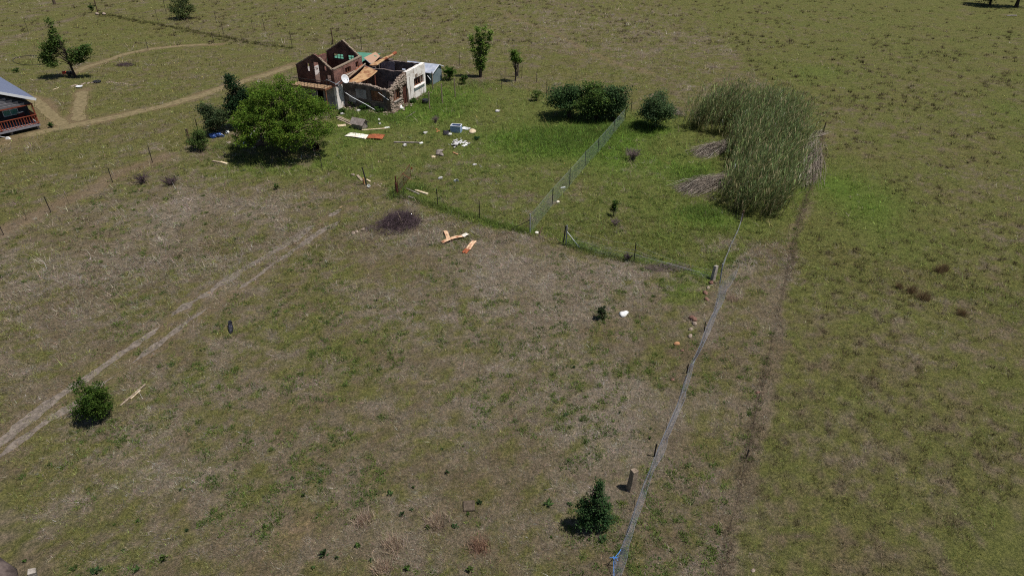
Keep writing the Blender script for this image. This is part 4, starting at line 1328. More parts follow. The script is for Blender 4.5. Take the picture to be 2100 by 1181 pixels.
# little fir-like sapling in the foreground
b = GS(1216, 1083)
h = hgt(1216, 1083, 982)
pl = [(0, 0, h * .25, .42, .42, .3), (.2, .05, h * .3, .4, .35, .28), (-.28, 0, h * .42, .32, .3, .24), (.18, 0, h * .5, .34, .32, .26), (.02, 0, h * .66, .27, .25, .26), (.06, 0, h * .82, .2, .18, .24), (.07, 0, h * .94, .1, .1, .16), (-.32, -.1, h * .2, .3, .3, .2), (.36, -.05, h * .18, .28, .3, .2)]
pl = [(x * 1.25, y * 1.2, z, a * 1.28, c * 1.25, d) for x, y, z, a, c, d in pl] + [(.42, 0, h * .45, .22, .2, .2), (-.42, 0, h * .55, .16, .16, .18)]
plant('sapling_tree', 'dark green pointed sapling in the foreground near the concrete post', 'sapling', b, pl, 470, 16, .036, .06, (80, 106, 66), (52, 78, 50), trunk=.04, seed=47, bark='bark_dark', trunk_to=h * .92, branch=70, shell=.35)
b = GS(1258, 443)
st = plant('staked_sapling', 'tiny leafy sapling tied to a pale stake in the middle plot', 'sapling', b, [(0, 0, .8, .22, .22, .25), (.05, 0, 1.1, .2, .2, .15), (-.1, 0, .5, .2, .2, .2)], 50, 12, .045, .07, (72, 98, 42), (40, 60, 34), trunk=.03, seed=48, bark='bark_dark', trunk_to=1.0)
MB().tube([(.08, -.05, -.1), (.12, -.06, .75)], .02, 6).build('stake', M['timber_grey'], st)
bush('weed_bush', 'dark spiky weed bush left of the white bag', (1232, 652), 1220, 1246, 626, 60, 10, .05, (80, 96, 62), (50, 60, 44), 49, stems=5, trunk=.02, cat='weed')
bush('garden_plant', 'small green garden plant at the corner of the farmhouse path', (104, 262), 98, 111, 250, 30, 10, .06, (72, 98, 50), (54, 80, 44), 50, cat='plant', trunk=.02)
bush('garden_plant', 'low green plant above the farmhouse roof edge', (34, 148), 27, 42, 138, 30, 10, .07, (84, 104, 58), (62, 84, 46), 51, cat='plant', trunk=.02)
bush('yard_weed', 'dark green weed in the grass right of the white scraps', (977, 287), 969, 986, 277, 26, 10, .05, (66, 96, 60), (48, 76, 50), 52, cat='weed', trunk=.02)
bush('corner_plant', 'leafy plant growing at the far fence corner top left', (188, 27), 183, 199, 8, 40, 10, .09, (72, 98, 48), (50, 74, 40), 53, cat='plant', trunk=.04)
bush('verge_weed', 'small dark weed standing below the shade of the broad acacia', (568, 388), 562, 574, 374, 26, 10, .05, (70, 98, 44), (52, 76, 38), 54, cat='weed', trunk=.02)
for i, (px, py, l_, r_, t_, lab) in enumerate(((722, 219, 712, 736, 200, 'tall weeds at the foot of the white corner of the ruin'), (748, 225, 736, 764, 208, 'leafy weeds against the middle of the dark front wall'), (776, 230, 766, 790, 217, 'low weeds under the boarded window of the ruin'), (845, 212, 838, 855, 200, 'weeds at the doorway of the rubble stone wall'), (700, 232, 692, 710, 222, 'weeds in front of the white corner near the planks'))):
    bush('wall_weed', lab, (px, py), l_, r_, t_, 60, 12, .06, (80, 108, 52), (56, 82, 42), 700 + i, cat='weeds', trunk=.02, stems=3)
# trees whose feet show at the top right
bush('far_tree', 'dark tree foot at the top edge, left of the two on the right', (2030, 11), 1988, 2062, -65, 260, 14, .14, (64, 78, 50), (42, 54, 40), 55, cat='tree', bark='bark_dark', trunk=.2)
b = GS(2084, 15)
plant('far_tree', 'far tree with dark trunk at the top right corner', 'tree', b, [(0, 0, 5, 2.2, 2.2, 1.6), (1.2, 0, 4, 1.6, 1.6, 1.2), (-1.5, 0, 4.4, 1.4, 1.4, 1.2)], 200, 14, .14, .3, (72, 88, 52), (46, 60, 40), trunk=.3, seed=56, bark='bark_dark', trunk_to=4.5)
lg = GS(2074, 34)
tag(MB().tube([(-.75, 0, .1), (0, .05, .12), (.8, .0, .1)], [.07, .1, .12], 7).build('fallen_log', M['concrete'], None, lg), 'bleached log lying in the grass at the far right', 'log')

# leafless shrubs and twig heaps
def twigs(name, label, cat, centre, rx, ry, h, n, ln, r, mt, seed, arch=.4, group=None, upright=.5, col=None):
    rn = np.random.default_rng(seed)
    c = GS(*centre)
    a = rn.random(n) * 2 * math.pi; q = np.sqrt(rn.random(n))
    x, y = np.cos(a) * q * rx, np.sin(a) * q * ry
    z = h * (1 - q ** 2) * rn.random(n) + .02
    ph = rn.random(n) * 2 * math.pi
    el = rn.normal(0, upright, n)
    L = ln * (.5 + rn.random(n))
    d = np.stack([np.cos(ph) * np.cos(el), np.sin(ph) * np.cos(el), np.abs(np.sin(el))], 1) * L[:, None] / 2
    P = np.stack([x, y, z], 1)
    m1 = P + rn.normal(0, .06, (n, 3)) * ln
    A = P - d; B = P + d
    A[:, 2] = np.maximum(A[:, 2], -.02); B[:, 2] = np.maximum(B[:, 2], 0)
    V1, F1 = prisms(A, m1, r, r * .8); V2, F2 = prisms(m1, B, r * .8, r * .4)
    V, F = join([(V1, F1), (V2, F2)])
    o = np_mesh(name, V, F, mt, None, loc=c)
    return tag(o, label, cat, group)
def bare_shrub(name, label, centre, h, w, n, mt, seed):
    rn = np.random.default_rng(seed)
    c = GS(*centre)
    A, B = [], []
    for i in range(n):
        a = rn.uniform(0, 6.28); t = rn.uniform(.2, 1)
        p0 = np.array([rn.normal(0, .06), rn.normal(0, .06), 0])
        p1 = np.array([math.cos(a) * w * .5 * t * .5, math.sin(a) * w * .5 * t * .5, h * rn.uniform(.35, .6)])
        p2 = np.array([math.cos(a) * w * .5 * t, math.sin(a) * w * .5 * t, h * rn.uniform(.6, 1.0)])
        A += [p0, p1]; B += [p1, p2]
        for k in range(3):
            q0 = p1 + (p2 - p1) * rn.uniform(0, .9)
            A.append(q0); B.append(q0 + rn.normal(0, .12, 3) * h + np.array([0, 0, .08]))
    V, F = prisms(np.array(A), np.array(B), .012, .006)
    o = np_mesh(name, V, F, mt, None, loc=c)
    return tag(o, label, 'shrub')
bare_shrub('bare_shrub', 'leafless purplish grey shrub in the middle plot near the mesh fence', (1297, 328), 1.0, 1.7, 90, M['twig'], 61)
bare_shrub('bare_shrub', 'low dark leafless shrub in the left field, left of a similar one', (294, 376), .7, 1.5, 80, M['twig_dark'], 62)
bare_shrub('bare_shrub', 'low dark leafless shrub in the left field nearest the acacia shade', (352, 380), .6, 1.5, 80, M['twig_dark'], 63)
bare_shrub('bare_shrub', 'dead grey tuft beside the thin dark post of the low fence', (1287, 533), .5, .7, 40, M['twig_dark'], 64)
bare_shrub('bare_shrub', 'grey dead stalks under the staked sapling', (1262, 462), .5, .9, 40, M['twig'], 65)
bare_shrub('bare_shrub', 'dead grey bush near the kennel, right of the bright grass', (893, 252), .6, 1.2, 50, M['twig'], 67)
bp2 = twigs('brush_pile', 'heap of dark cut branches beside the yard gate', 'brush pile', (822, 458), 1.3, 1.15, 1.0, 620, 1.1, .012, M['twig_dark'], 71, upright=.7)
twigs('brush_litter', 'thin scatter of dead twigs spread in front of the dark brush heap', 'twig litter', (800, 468), 1.7, 1.1, .18, 380, .7, .009, M['twig_dark'], 72)
tag(MB().tube([(0, 0, .62), (.25, -.6, .5), (.5, -1.2, .3)], [.025, .02, .012], 5).build('pale_branch', M['timber_pale'], None, GS(816, 450)), 'pale bare branch lying over the dark brush heap', 'branch')
twigs('twig_heap', 'grey heap of dead twigs on the lawn by the curved path', 'twig heap', (256, 134), 1.1, .8, .25, 200, .6, .014, M['twig_dark'], 73)
twigs('dead_mat', 'grey tangle of dead weeds along the collapsed mesh fence', 'dead weeds', (1372, 549), 1.5, .5, .2, 300, .5, .01, M['twig'], 74)
# ------------------------------------------------------------------ reed bed: one mass of leaning canes
rn = np.random.default_rng(81)
RP = gp((1396, 262), (1440, 272), (1492, 284), (1488, 322), (1500, 352), (1500, 385), (1478, 415), (1505, 440), (1560, 447), (1592, 441), (1606, 402), (1616, 350), (1622, 300), (1606, 268), (1560, 246), (1520, 240), (1440, 244))
xs_, ys_ = [p[0] for p in RP], [p[1] for p in RP]
n = 7500
x = rn.uniform(min(xs_), max(xs_), n); y = rn.uniform(min(ys_), max(ys_), n)
ok = in_poly(x, y, RP) & (rn.random(n) < 3.4 * (fbm(x, y, .9, 87) - .34))
x, y = x[ok], y[ok]
xo = np.concatenate([np.interp(np.linspace(0, len(RP) - 1, 500), np.arange(len(RP)), xs_)]) + rn.normal(0, .35, 500)
yo = np.concatenate([np.interp(np.linspace(0, len(RP) - 1, 500), np.arange(len(RP)), ys_)]) + rn.normal(0, .35, 500)
x = np.r_[x, xo]; y = np.r_[y, yo]
edge = pl_dist(x, y, RP + [RP[0]]) * in_poly(x, y, RP)
hh = 2.55 + .55 * np.clip(edge / 1.2, 0, 1) + rn.normal(0, .42, len(x)) + 2.3 * (fbm(x, y, 1.0, 88) - .5)
hh = np.maximum(hh, 1.0)
n = len(x)
out_a = rn.random(n) * 6.28
lx = .42 + rn.normal(0, .20, n) + .10 * np.cos(out_a); ly = .08 + rn.normal(0, .14, n)
P0 = np.stack([x, y, np.full(n, -.05)], 1)
P1 = P0 + np.stack([lx * hh * .3, ly * hh * .3, hh * .55], 1)
P2 = P0 + np.stack([lx * hh, ly * hh, hh], 1)
V1, F1 = prisms(P0, P1, .012, .010); V2, F2 = prisms(P1, P2, .010, .004)
Vs, Fs = join([(V1, F1), (V2, F2)])
stalkc = np.array(lin((132, 132, 84)))[None] * np.exp(rn.normal(0, .3, (n, 1)))
Cs = np.concatenate([np.repeat(stalkc, 6, 0), np.repeat(stalkc, 6, 0)])
# leaves: long pointed blades up the stem
per = 15
ti = np.tile(np.linspace(.18, 1.0, per), (n, 1)) + rn.normal(0, .03, (n, per))
ti = np.clip(ti, .1, 1)
lo = ti < .55
base = np.where(lo[..., None], P0[:, None] + (P1 - P0)[:, None] * (ti / .55)[..., None], P1[:, None] + (P2 - P1)[:, None] * ((ti - .55) / .45)[..., None]).reshape(-1, 3)
m = len(base)
ph = rn.random(m) * 6.28
up = rn.normal(1.35, .5, m)
L = (.45 + .35 * rn.random(m))
cd = np.repeat((P2 - P0) / np.linalg.norm(P2 - P0, axis=1, keepdims=True), per, 0)
d = np.stack([np.cos(ph), np.sin(ph), .25 * up], 1) * .62 + cd * 1.25
d /= np.linalg.norm(d, axis=1, keepdims=True)
side = np.cross(d, np.array([[0, 0, 1.]])); side /= np.linalg.norm(side, axis=1, keepdims=True)
w = .014 + .012 * rn.random(m)
mid = base + d * (L * .55)[:, None]
tip = base + d * L[:, None]; tip[:, 2] -= L * .22
LV = np.zeros((m, 4, 3))
LV[:, 0] = base; LV[:, 1] = mid + side * w[:, None]; LV[:, 2] = tip; LV[:, 3] = mid - side * w[:, None]
dead = (rn.random(m) < .20 + .25 * (ti.ravel() < .35))[:, None]
lc = np.where(dead, np.array(lin((164, 152, 118)))[None], np.where(rn.random((m, 1)) < .5, np.array(lin((118, 134, 84)))[None], np.array(lin((98, 114, 77)))[None]))
lc = lc * np.exp(rn.normal(0, .25, (m, 1))) * np.repeat(np.exp(rn.normal(0, .42, (n, 1))), per, 0)
V, F = join([(Vs, Fs), (LV.reshape(-1, 3), np.arange(m * 4).reshape(-1, 4))])
C = np.concatenate([Cs, np.repeat(lc, 4, 0)])
o = np_mesh('reed_bed', V, F, M['leaf'], col=np.clip(C, .003, .8))
tag(o, 'dense bed of tall grey green reeds leaning to the right', 'reeds', kind='stuff')

def dead_reeds(label, root_px, tip_px, width, n, h, seed):
    """fan of fallen grey canes from a root to where the tips lie"""
    rn = np.random.default_rng(seed)
    a = GS(*root_px); b = GS(*tip_px)
    d = np.array([b.x - a.x, b.y - a.y]); L = np.hypot(*d); d /= L
    s = np.array([-d[1], d[0]])
    A, B, Cc = [], [], []
    for i in range(n):
        o0 = rn.normal(0, width * .30); o1 = o0 * 1.15 + rn.normal(0, width * .32)
        st = rn.uniform(-.1, .6) * L; en = min(st + L * rn.uniform(.35, .8), L * rn.uniform(.8, 1.1))
        p0 = np.r_[d * st + s * o0, h * rn.uniform(.1, 1.0)]
        p1 = np.r_[d * (st + en) / 2 + s * ((o0 + o1) / 2 + rn.normal(0, .1)), h * rn.uniform(.15, 1.3) * max(.15, 1 - (o0 / width) ** 2 * 3)]
        p2 = np.r_[d * en + s * o1, rn.uniform(.01, .12)]
        A += [p0, p1]; B += [p1, p2]
        c = np.array(lin((146, 136, 126))) * math.exp(rn.normal(0, .5))
        Cc += [c, c]
    V, F = prisms(np.array(A), np.array(B), .011, .008)
    o = np_mesh('fallen_reeds', V, F, M['stalk'], None, col=np.clip(np.repeat(np.array(Cc), 6, 0), 0, .8), loc=a)
    tag(o, label, 'dead reeds')
dead_reeds('upper fan of fallen grey canes on the left side of the reed bed', (1500, 300), (1425, 320), 1.2, 380, .7, 91)
dead_reeds('lower fan of fallen grey canes on the left side of the reed bed', (1495, 374), (1392, 394), 1.3, 430, .75, 92)
dead_reeds('long strip of fallen grey canes along the right side of the reed bed', (1664, 296), (1650, 380), 1.3, 420, .7, 93)
dead_reeds('small tuft of dead grey canes at the upper left of the reed bed', (1402, 240), (1374, 228), .9, 90, .3, 94)
dead_reeds('flattened canes lying by the dark timber post right of the reeds', (1664, 284), (1694, 268), .7, 70, .25, 95)

# ------------------------------------------------------------------ foreground tussocks and weeds
def tussock(name, label, px, py, w, h, n, cols, seed, lean=(0, 0), group=None, cat='grass tussock'):
    rn = np.random.default_rng(seed)
    c = GS(px, py)
    cc = np.tile(np.array(lin(cols)), (n, 1))
    x = rn.normal(0, w * .22, n); y = rn.normal(0, w * .22, n)
    V, C = blades(x, y, np.zeros(n), 3, np.full(n, .02), np.full(n, h), (4, 48), np.full(n, .016), cc, .25, rn)
    T = V.reshape(-1, 3, 3)
    T[:, 2, 0] += lean[0] * h; T[:, 2, 1] += lean[1] * h
    o = np_mesh(name, T.reshape(-1, 3), np.arange(len(V)).reshape(-1, 3), M['blade'], col=C, loc=c)
    return tag(o, label, cat, group)
for i, (px, py, w, h, lab) in enumerate(((1926, 556, .9, .62, 'dark brown grass tussock farthest of the group on the right pasture'), (1936, 554, .6, .6, 'dark brown tussock grown against the farthest one on the right pasture'), (1893, 612, .85, .75, 'largest dark brown grass tussock on the right pasture'), (1869, 599, .7, .6, 'dark brown tussock just left of the largest one on the right pasture'), (1843, 590, .4, .45, 'smallest dark tussock, leftmost of those on the right pasture'), (1973, 645, .7, .55, 'dark brown grass tussock nearest and rightmost on the right pasture'))):
    tussock('grass_tussock', lab, px, py, w * .8, h * .8, 110, (122, 104, 78), 200 + i, lean=(.12, .1))
for i, (px, py, w, h, lab) in enumerate(((893, 1072, .9, .4, 'pale straw tussock beside the dark slab'), (806, 1118, 1.0, .42, 'broad pale straw tussock near the bottom edge, left of the slab'), (786, 1166, .8, .4, 'pale straw tussock lowest at the bottom edge of the photo'), (985, 1122, .9, .36, 'reddish straw tussock below the dark slab'), (745, 1066, .9, .34, 'flattened straw tussock left of the broad pale one'), (1500, 612, .7, .25, 'round sandy tussock right of the tube post'))):
    tussock('straw_tussock', lab, px, py, w, h, 230, (176, 158, 138) if i != 3 else (160, 132, 112), 220 + i)
wd = []
for zx, zy in ((245, 685), (300, 775), (385, 705), (550, 890), (405, 1070), (350, 1140), (825, 1145), (1000, 540), (1105, 525), (1025, 660), (735, 765), (855, 735), (850, 845), (1130, 870), (1185, 810), (660, 1165), (575, 1030), (1060, 930), (1140, 1150), (470, 1090), (125, 805), (105, 930), (640, 1100), (930, 940), (800, 870)):
    wd.append((500 + zx / 2.456, 700 + zy / 2.456))
for zx, zy in ((575, 440), (570, 490), (145, 375), (225, 400), (420, 360), (60, 820), (75, 985), (165, 820), (500, 60), (190, 130), (400, 895), (265, 1000), (330, 1005), (45, 745), (430, 1060), (620, 1090)):
    wd.append((1100 + zx / 2.456, 700 + zy / 2.456))
for zx, zy in ((725, 890), (650, 1040), (860, 1090), (945, 730), (720, 1150), (130, 1100), (500, 1160), (600, 910), (980, 940)):
    wd.append((zx / 2.562, 720 + zy / 2.562))
rn = np.random.default_rng(301)
protos = []
def weed_mesh(seed):
    r = np.random.default_rng(seed)
    n = int(r.integers(16, 44))
    a = r.random(n) * 6.28
    el = r.uniform(.15, 1.1, n)
    L = r.uniform(.10, .2, n)
    d = np.stack([np.cos(a) * np.cos(el), np.sin(a) * np.cos(el), np.sin(el)], 1)
    s = np.stack([-np.sin(a), np.cos(a), np.zeros(n)], 1)
    o0 = np.stack([r.normal(0, .04, n), r.normal(0, .04, n), r.uniform(0, .12, n)], 1)
    V = np.zeros((n, 4, 3))
    V[:, 0] = o0; V[:, 1] = o0 + d * (L * .55)[:, None] + s * (L * .28)[:, None]
    V[:, 2] = o0 + d * L[:, None]; V[:, 3] = o0 + d * (L * .55)[:, None] - s * (L * .28)[:, None]
    c = np.array(lin([(62, 82, 46), (78, 100, 52), (70, 92, 58), (88, 104, 56), (58, 76, 48)][seed % 5]))[None] * np.exp(r.normal(0, .35, (n, 1)))
    me = np_mesh('weed', V.reshape(-1, 3), np.arange(n * 4).reshape(-1, 4), M['leaf'], col=np.repeat(c, 4, 0))
    return me
for i, (px, py) in enumerate(wd):
    g = GS(px, py)
    if i < 5:
        o = weed_mesh(310 + i)
        protos.append(o)
    else:
        o = protos[i % 5].copy()
        COL.objects.link(o)
    o.location = g
    k = rn.choice([.4, .5, .65, .8, 1.1])
    o.scale = (k, k, k * rn.uniform(.8, 1.2))
    o.rotation_euler = (0, 0, rn.uniform(0, 6.28))
    tag(o, 'small dark green leafy weed in the dry foreground grass', 'weed', 'dark green weeds scattered over the dry foreground')
# ------------------------------------------------------------------ fences
def post_mesh(kind, h):
    mb = MB()
    if kind == 'y':          # steel fence standard, three thin ribs
        for a in (0, 2.1, 4.2):
            mb.beam((0, 0, -.2), (0, 0, h), .012, .01) if a == 0 else None
            c, s = math.cos(a), math.sin(a)
            mb.box((c * .016, s * .016, h / 2 - .1), (.034, .008, h + .2), rz=a)
        return mb, M['post_dark']
    if kind == 'dropper':
        return mb.tube([(0, 0, 0), (0, 0, h)], .011, 4), M['post_dark']
    if kind == 'tube':
        mb.tube([(0, 0, -.2), (0, 0, h)], .038, 10)
        mb.tube([(0, 0, h), (0, 0, h + .03)], [.048, .03], 10)
        return mb, M['post_grey']
    if kind == 'wood':
        mb.tube([(0, 0, -.2), (.01, 0, h * .5), (-.01, .01, h)], [.075, .068, .06], 8)
        return mb, M['post_wood']
    if kind == 'concrete':
        mb.box((0, 0, h / 2 - .1), (.11, .10, h + .2), taper=.8)
        return mb, M['concrete_tan']

def fence(label, px_list, kinds, heights, wires=(), wire_mat='wire_dark', wr=.005, mesh=None, lean=None, sag=.03, category='fence', name='wire_fence'):
    """posts at ground points seen in the photo, wires at given shares of the post height, optional woven mesh"""
    pts = [GS(*p) for p in px_list]
    root = thing(name, label, category, pts[0])
    rel = [p - pts[0] for p in pts]
    rn = random.Random(len(label))
    tops = []
    for p, k, h in zip(rel, kinds, heights):
        if k is None:
            tops.append(p + Vector((0, 0, h)))
            continue
        mb, mt = post_mesh(k, h)
        o = mb.build('post', mt, root, p)
        tl = (rn.uniform(-.03, .03), rn.uniform(-.03, .03), rn.uniform(0, 3))
        o.rotation_euler = tl
        tops.append(p + Vector((0, 0, h)))
    for f in wires:
        path = []
        for a, b, ha, hb in zip(rel[:-1], rel[1:], heights[:-1], heights[1:]):
            for t in np.linspace(0, 1, 7)[:-1]:
                q = a.lerp(b, t)
                path.append((q.x, q.y, q.z + (ha * (1 - t) + hb * t) * f - sag * 4 * t * (1 - t)))
        q = rel[-1]
        path.append((q.x, q.y, q.z + heights[-1] * f))
        V, F = paths_to_prisms([np.array(path)], wr)
        np_mesh('wire', V, F, M[wire_mat], root)
    if mesh:
        mesh_panel(root, rel, [h * mesh.get('h', .95) for h in heights], **{k: v for k, v in mesh.items() if k != 'h'})
    return root

def mesh_panel(root, rel, hs, pitch=.11, r=.0035, mt='wire', lean=(0, 0), wob=0.0, seed=1, zz=3, low=0.0, name='woven_mesh'):
    P = np.array([tuple(p) for p in rel])
    s = np.r_[0, np.cumsum(np.hypot(*np.diff(P[:, :2], axis=0).T))]
    Ltot = s[-1]
    def S(u, t):
        u = np.clip(u, 0, Ltot)
        base = np.stack([np.interp(u, s, P[:, k]) for k in range(3)], -1)
        h = np.interp(u, s, hs)
        w = (fbm(u, u * 0 + seed, 1.6, 400 + seed, 3) - .5) * 2
        w2 = (fbm(u, u * 0 + seed + 9, 2.3, 440 + seed, 3) - .5) * 2
        hh = h * (1 + wob * .8 * w)
        out = base.copy()
        bul = np.sin(t * math.pi)
        out[..., 0] += (lean[0] + wob * .9 * w2) * t * h + wob * .3 * w * bul
        out[..., 1] += (lean[1] + wob * .5 * w) * t * h
        out[..., 2] += low + hh * t
        return out
    A, B = [], []
    span = float(np.mean(hs))
    starts = np.arange(-span, Ltot, pitch)
    for sgn in (1, -1):
        prev = None
        for k in range(zz + 1):
            t = k / zz
            u = starts + (span * t if sgn > 0 else span * (1 - t))
            cur = S(u, np.full(len(u), t))
            if prev is not None:
                ok = (u > 0) & (u < Ltot) & (pu > 0) & (pu < Ltot)
                A.append(prev[ok]); B.append(cur[ok])
            prev, pu = cur, u
    V1, F1 = prisms(np.concatenate(A), np.concatenate(B), r)
    uu = np.arange(0, Ltot, .2)
    hw = []
    for t in (0.02, 1.0):
        q = S(uu, np.full(len(uu), t))
        hw.append(paths_to_prisms([q], r * 1.9))
    V, F = join([(V1, F1)] + hw)
    return np_mesh(name, V, F, M[mt], root)

YH = 1.35
f1 = fence('woven mesh fence running up to the dark shrub clump between yard and middle plot', [(1087, 478), (1132, 421), (1168, 380), (1200, 341), (1226, 313), (1258, 275), (1282, 245)], ['tube'] + ['y'] * 6, [1.45, 1.4, 1.4, 1.35, 1.35, 1.3, 1.2], (.98,), 'wire', mesh=dict(h=.92, pitch=.14, r=.0024, mt='wire_green', wob=.03, seed=3), name='mesh_fence')
b0 = GS(1087, 478)
MB().tube([GS(1052, 467) - b0, Vector((0, 0, 1.0))], .025, 7).build('brace', M['post_dark'], f1)
f2 = fence('sparse wire fence along the near side of the yard from gate to tube post', [(818, 398), (898, 423), (984, 448), (1083, 477)], [None, 'y', 'y', None], [1.2, 1.4, 1.4, 1.3], (.35, .65, .95), 'wire_dark', .0035)
f3 = fence('low fallen wire fence from the capped tube post to the stout concrete post', [(1160.5, 502), (1300, 536), (1458, 571)], ['tube', 'y', None], [1.45, 1.45, .7], (.3, .6, .9), 'wire', .0035, mesh=dict(h=.35, pitch=.13, r=.004, mt='wire', wob=.25, seed=8), sag=.25)
b3 = GS(1160.5, 502)
MB().tube([GS(1190, 509) - b3, Vector((0, 0, 1.05))], .02, 7).build('brace', M['trim'], f3)
MB().tube([GS(1155, 499) - b3 + Vector((0, 0, -.1)), GS(1155, 499) - b3 + Vector((.12, 0, 1.3))], .045, 8).build('leaning_post', M['post_dark'], f3)
sp = [(1476, 581), (1470, 610), (1463, 640), (1444, 680), (1430, 720), (1408, 765), (1388, 830), (1366, 880), (1342, 935), (1320, 990), (1300, 1045), (1278, 1110), (1262, 1150), (1244, 1215)]
f4 = fence('sagging silvery mesh fence trailing down to the bottom edge', sp, ['tube', None, None, 'y', None, 'y', None, 'dropper', 'y', None, 'dropper', None, None, None], [1.4, 1.0, .75, .65, .6, .6, .6, .65, .75, .65, .65, .6, .65, .65], (), mesh=dict(h=.95, pitch=.11, r=.0021, mt='wire_blue', wob=.3, lean=(.6, 0), seed=5), name='mesh_fence')
b4 = GS(1476, 581)
rel = [GS(*p) - b4 for p in sp]
P = np.array([tuple(p) for p in rel]); s_ = np.r_[0, np.cumsum(np.hypot(*np.diff(P[:, :2], axis=0).T))]
uu = np.arange(0, s_[-1], .25)
for k, (hh_, dx) in enumerate(((.5, .12),)):
    q = np.stack([np.interp(uu, s_, P[:, i]) for i in range(3)], 1)
    q[:, 0] += dx + .12 * (fbm(uu, uu * 0 + k, 1.5, 470 + k) - .5); q[:, 2] += hh_ * (.8 + .4 * fbm(uu, uu * 0, 2, 480 + k))
    V, F = paths_to_prisms([q], .004)
    np_mesh('wire', V, F, M['wire_blue'], f4)
f5 = fence('fallen old wire fence on the right, running from the reeds to the bottom', [(1688, 274), (1668, 372), (1645, 430), (1625, 500), (1610, 590), (1586, 690), (1567, 770), (1550, 850), (1530, 940), (1512, 1030), (1495, 1090)], ['wood', None, None, 'dropper', None, 'dropper', None, None, 'y', None, None], [1.05, .25, .3, .4, .2, .45, .2, .25, .55, .2, .1], (.3, .95), 'wire_dark', .004, sag=.06)
f6 = fence('slack wire strands between the reeds and the tube post', [(1520, 455), (1513, 476), (1497, 510), (1478, 560)], ['wood', None, 'dropper', None], [.9, .5, .5, .9], (.2, .5, .8), 'wire', .006, sag=.12, mesh=dict(h=.5, pitch=.16, r=.003, mt='wire', wob=.3, seed=7))
f7 = fence('wire fence of thin dark posts across the left field', [(390, 293), (313, 334), (270, 354), (231, 374.5), (184, 390), (141, 418), (105, 436.5), (56, 452), (7.5, 482), (-70, 520)], ['wood', 'y', 'dropper', 'y', 'dropper', 'dropper', 'y', 'dropper', 'y', 'y'], [1.3, 1.5, 1.0, 1.25, 1.1, 1.0, 1.3, 1.0, 1.25, 1.3], (.3, .55, .8, .95), 'wire_dark', .0035)
f7b = fence('dark post wire fence from the scrubby shrub past the acacia to the gate', [(387, 295), (407, 272), (488, 299), (575, 323), (661, 349), (747, 377)], ['y', 'y', 'y', 'y', 'y', None], [1.4, 1.4, 1.5, 1.4, 1.4, 1.2], (.3, .6, .9), 'wire_dark', .0035)
f8 = fence('wire fence on the low bank across the top left towards the ruin', [(201, 27), (230, 31), (262, 36), (295, 42), (325, 47), (370, 55), (415, 64), (459, 73), (505, 82), (555, 92), (600, 101), (640, 109), (690, 119)], ['wood', 'dropper', 'dropper', 'dropper', 'y', 'dropper', 'dropper', 'y', 'dropper', 'dropper', 'y', 'dropper', 'y'], [2.2, 1.2, 1.2, 1.2, 1.9, 1.2, 1.2, 1.9, 1.2, 1.2, 2.2, 1.3, 1.6], (.25, .5, .7), 'wire_dark', .005)
f9 = fence('farther wire fence line crossing behind the round shrub and the ruin', [(300, 16), (340, 24), (400, 37), (444, 47), (497, 55), (518, 59), (543, 63), (620, 77), (683, 90), (742, 102), (800, 112), (862, 123), (942, 134), (962, 143), (1010, 151), (1036, 153), (1070, 160), (1100, 169)], ['dropper', 'y', 'dropper', 'y', 'dropper', 'y', 'y', 'dropper', 'wood', 'y', 'dropper', 'dropper', 'y', 'dropper', 'dropper', 'dropper', 'y', 'y'], [1.2, 1.7, 1.1, 1.6, 1.0, 1.5, 1.6, 1.2, 2.0, 1.6, 1.2, 1.3, 1.7, 1.1, 1.1, 1.1, 1.4, 1.5], (.3, .6, .9), 'wire_dark', .004)
f10 = fence('short wire fence from behind the small tree to the shrub clump', [(985, 165), (1028, 183), (1121, 196), (1200, 214), (1294, 232)], ['dropper', 'y', 'y', 'y', 'y'], [1.2, 1.7, 1.7, 1.5, 1.5], (.3, .6, .9), 'wire_dark', .004)
f11 = fence('wire fence leaving the corner post towards the upper left edge', [(196, 26), (165, 34), (120, 49), (59, 69), (0, 89), (-70, 112)], [None, 'dropper', 'dropper', 'y', 'y', 'y'], [1.6, 1.3, 1.3, 1.7, 1.6, 1.6], (.3, .6, .9), 'wire_dark', .005)
for (px, py, hh_, lab) in ((304, 103, 1.3, 'thin dark stake standing in the curved mown path'), (439, 91, 1.5, 'thin dark stake at the right end of the curved path')):
    mb, mt = post_mesh('y', hh_)
    tag(mb.build('garden_stake', mt, None, GS(px, py)), lab, 'stake')
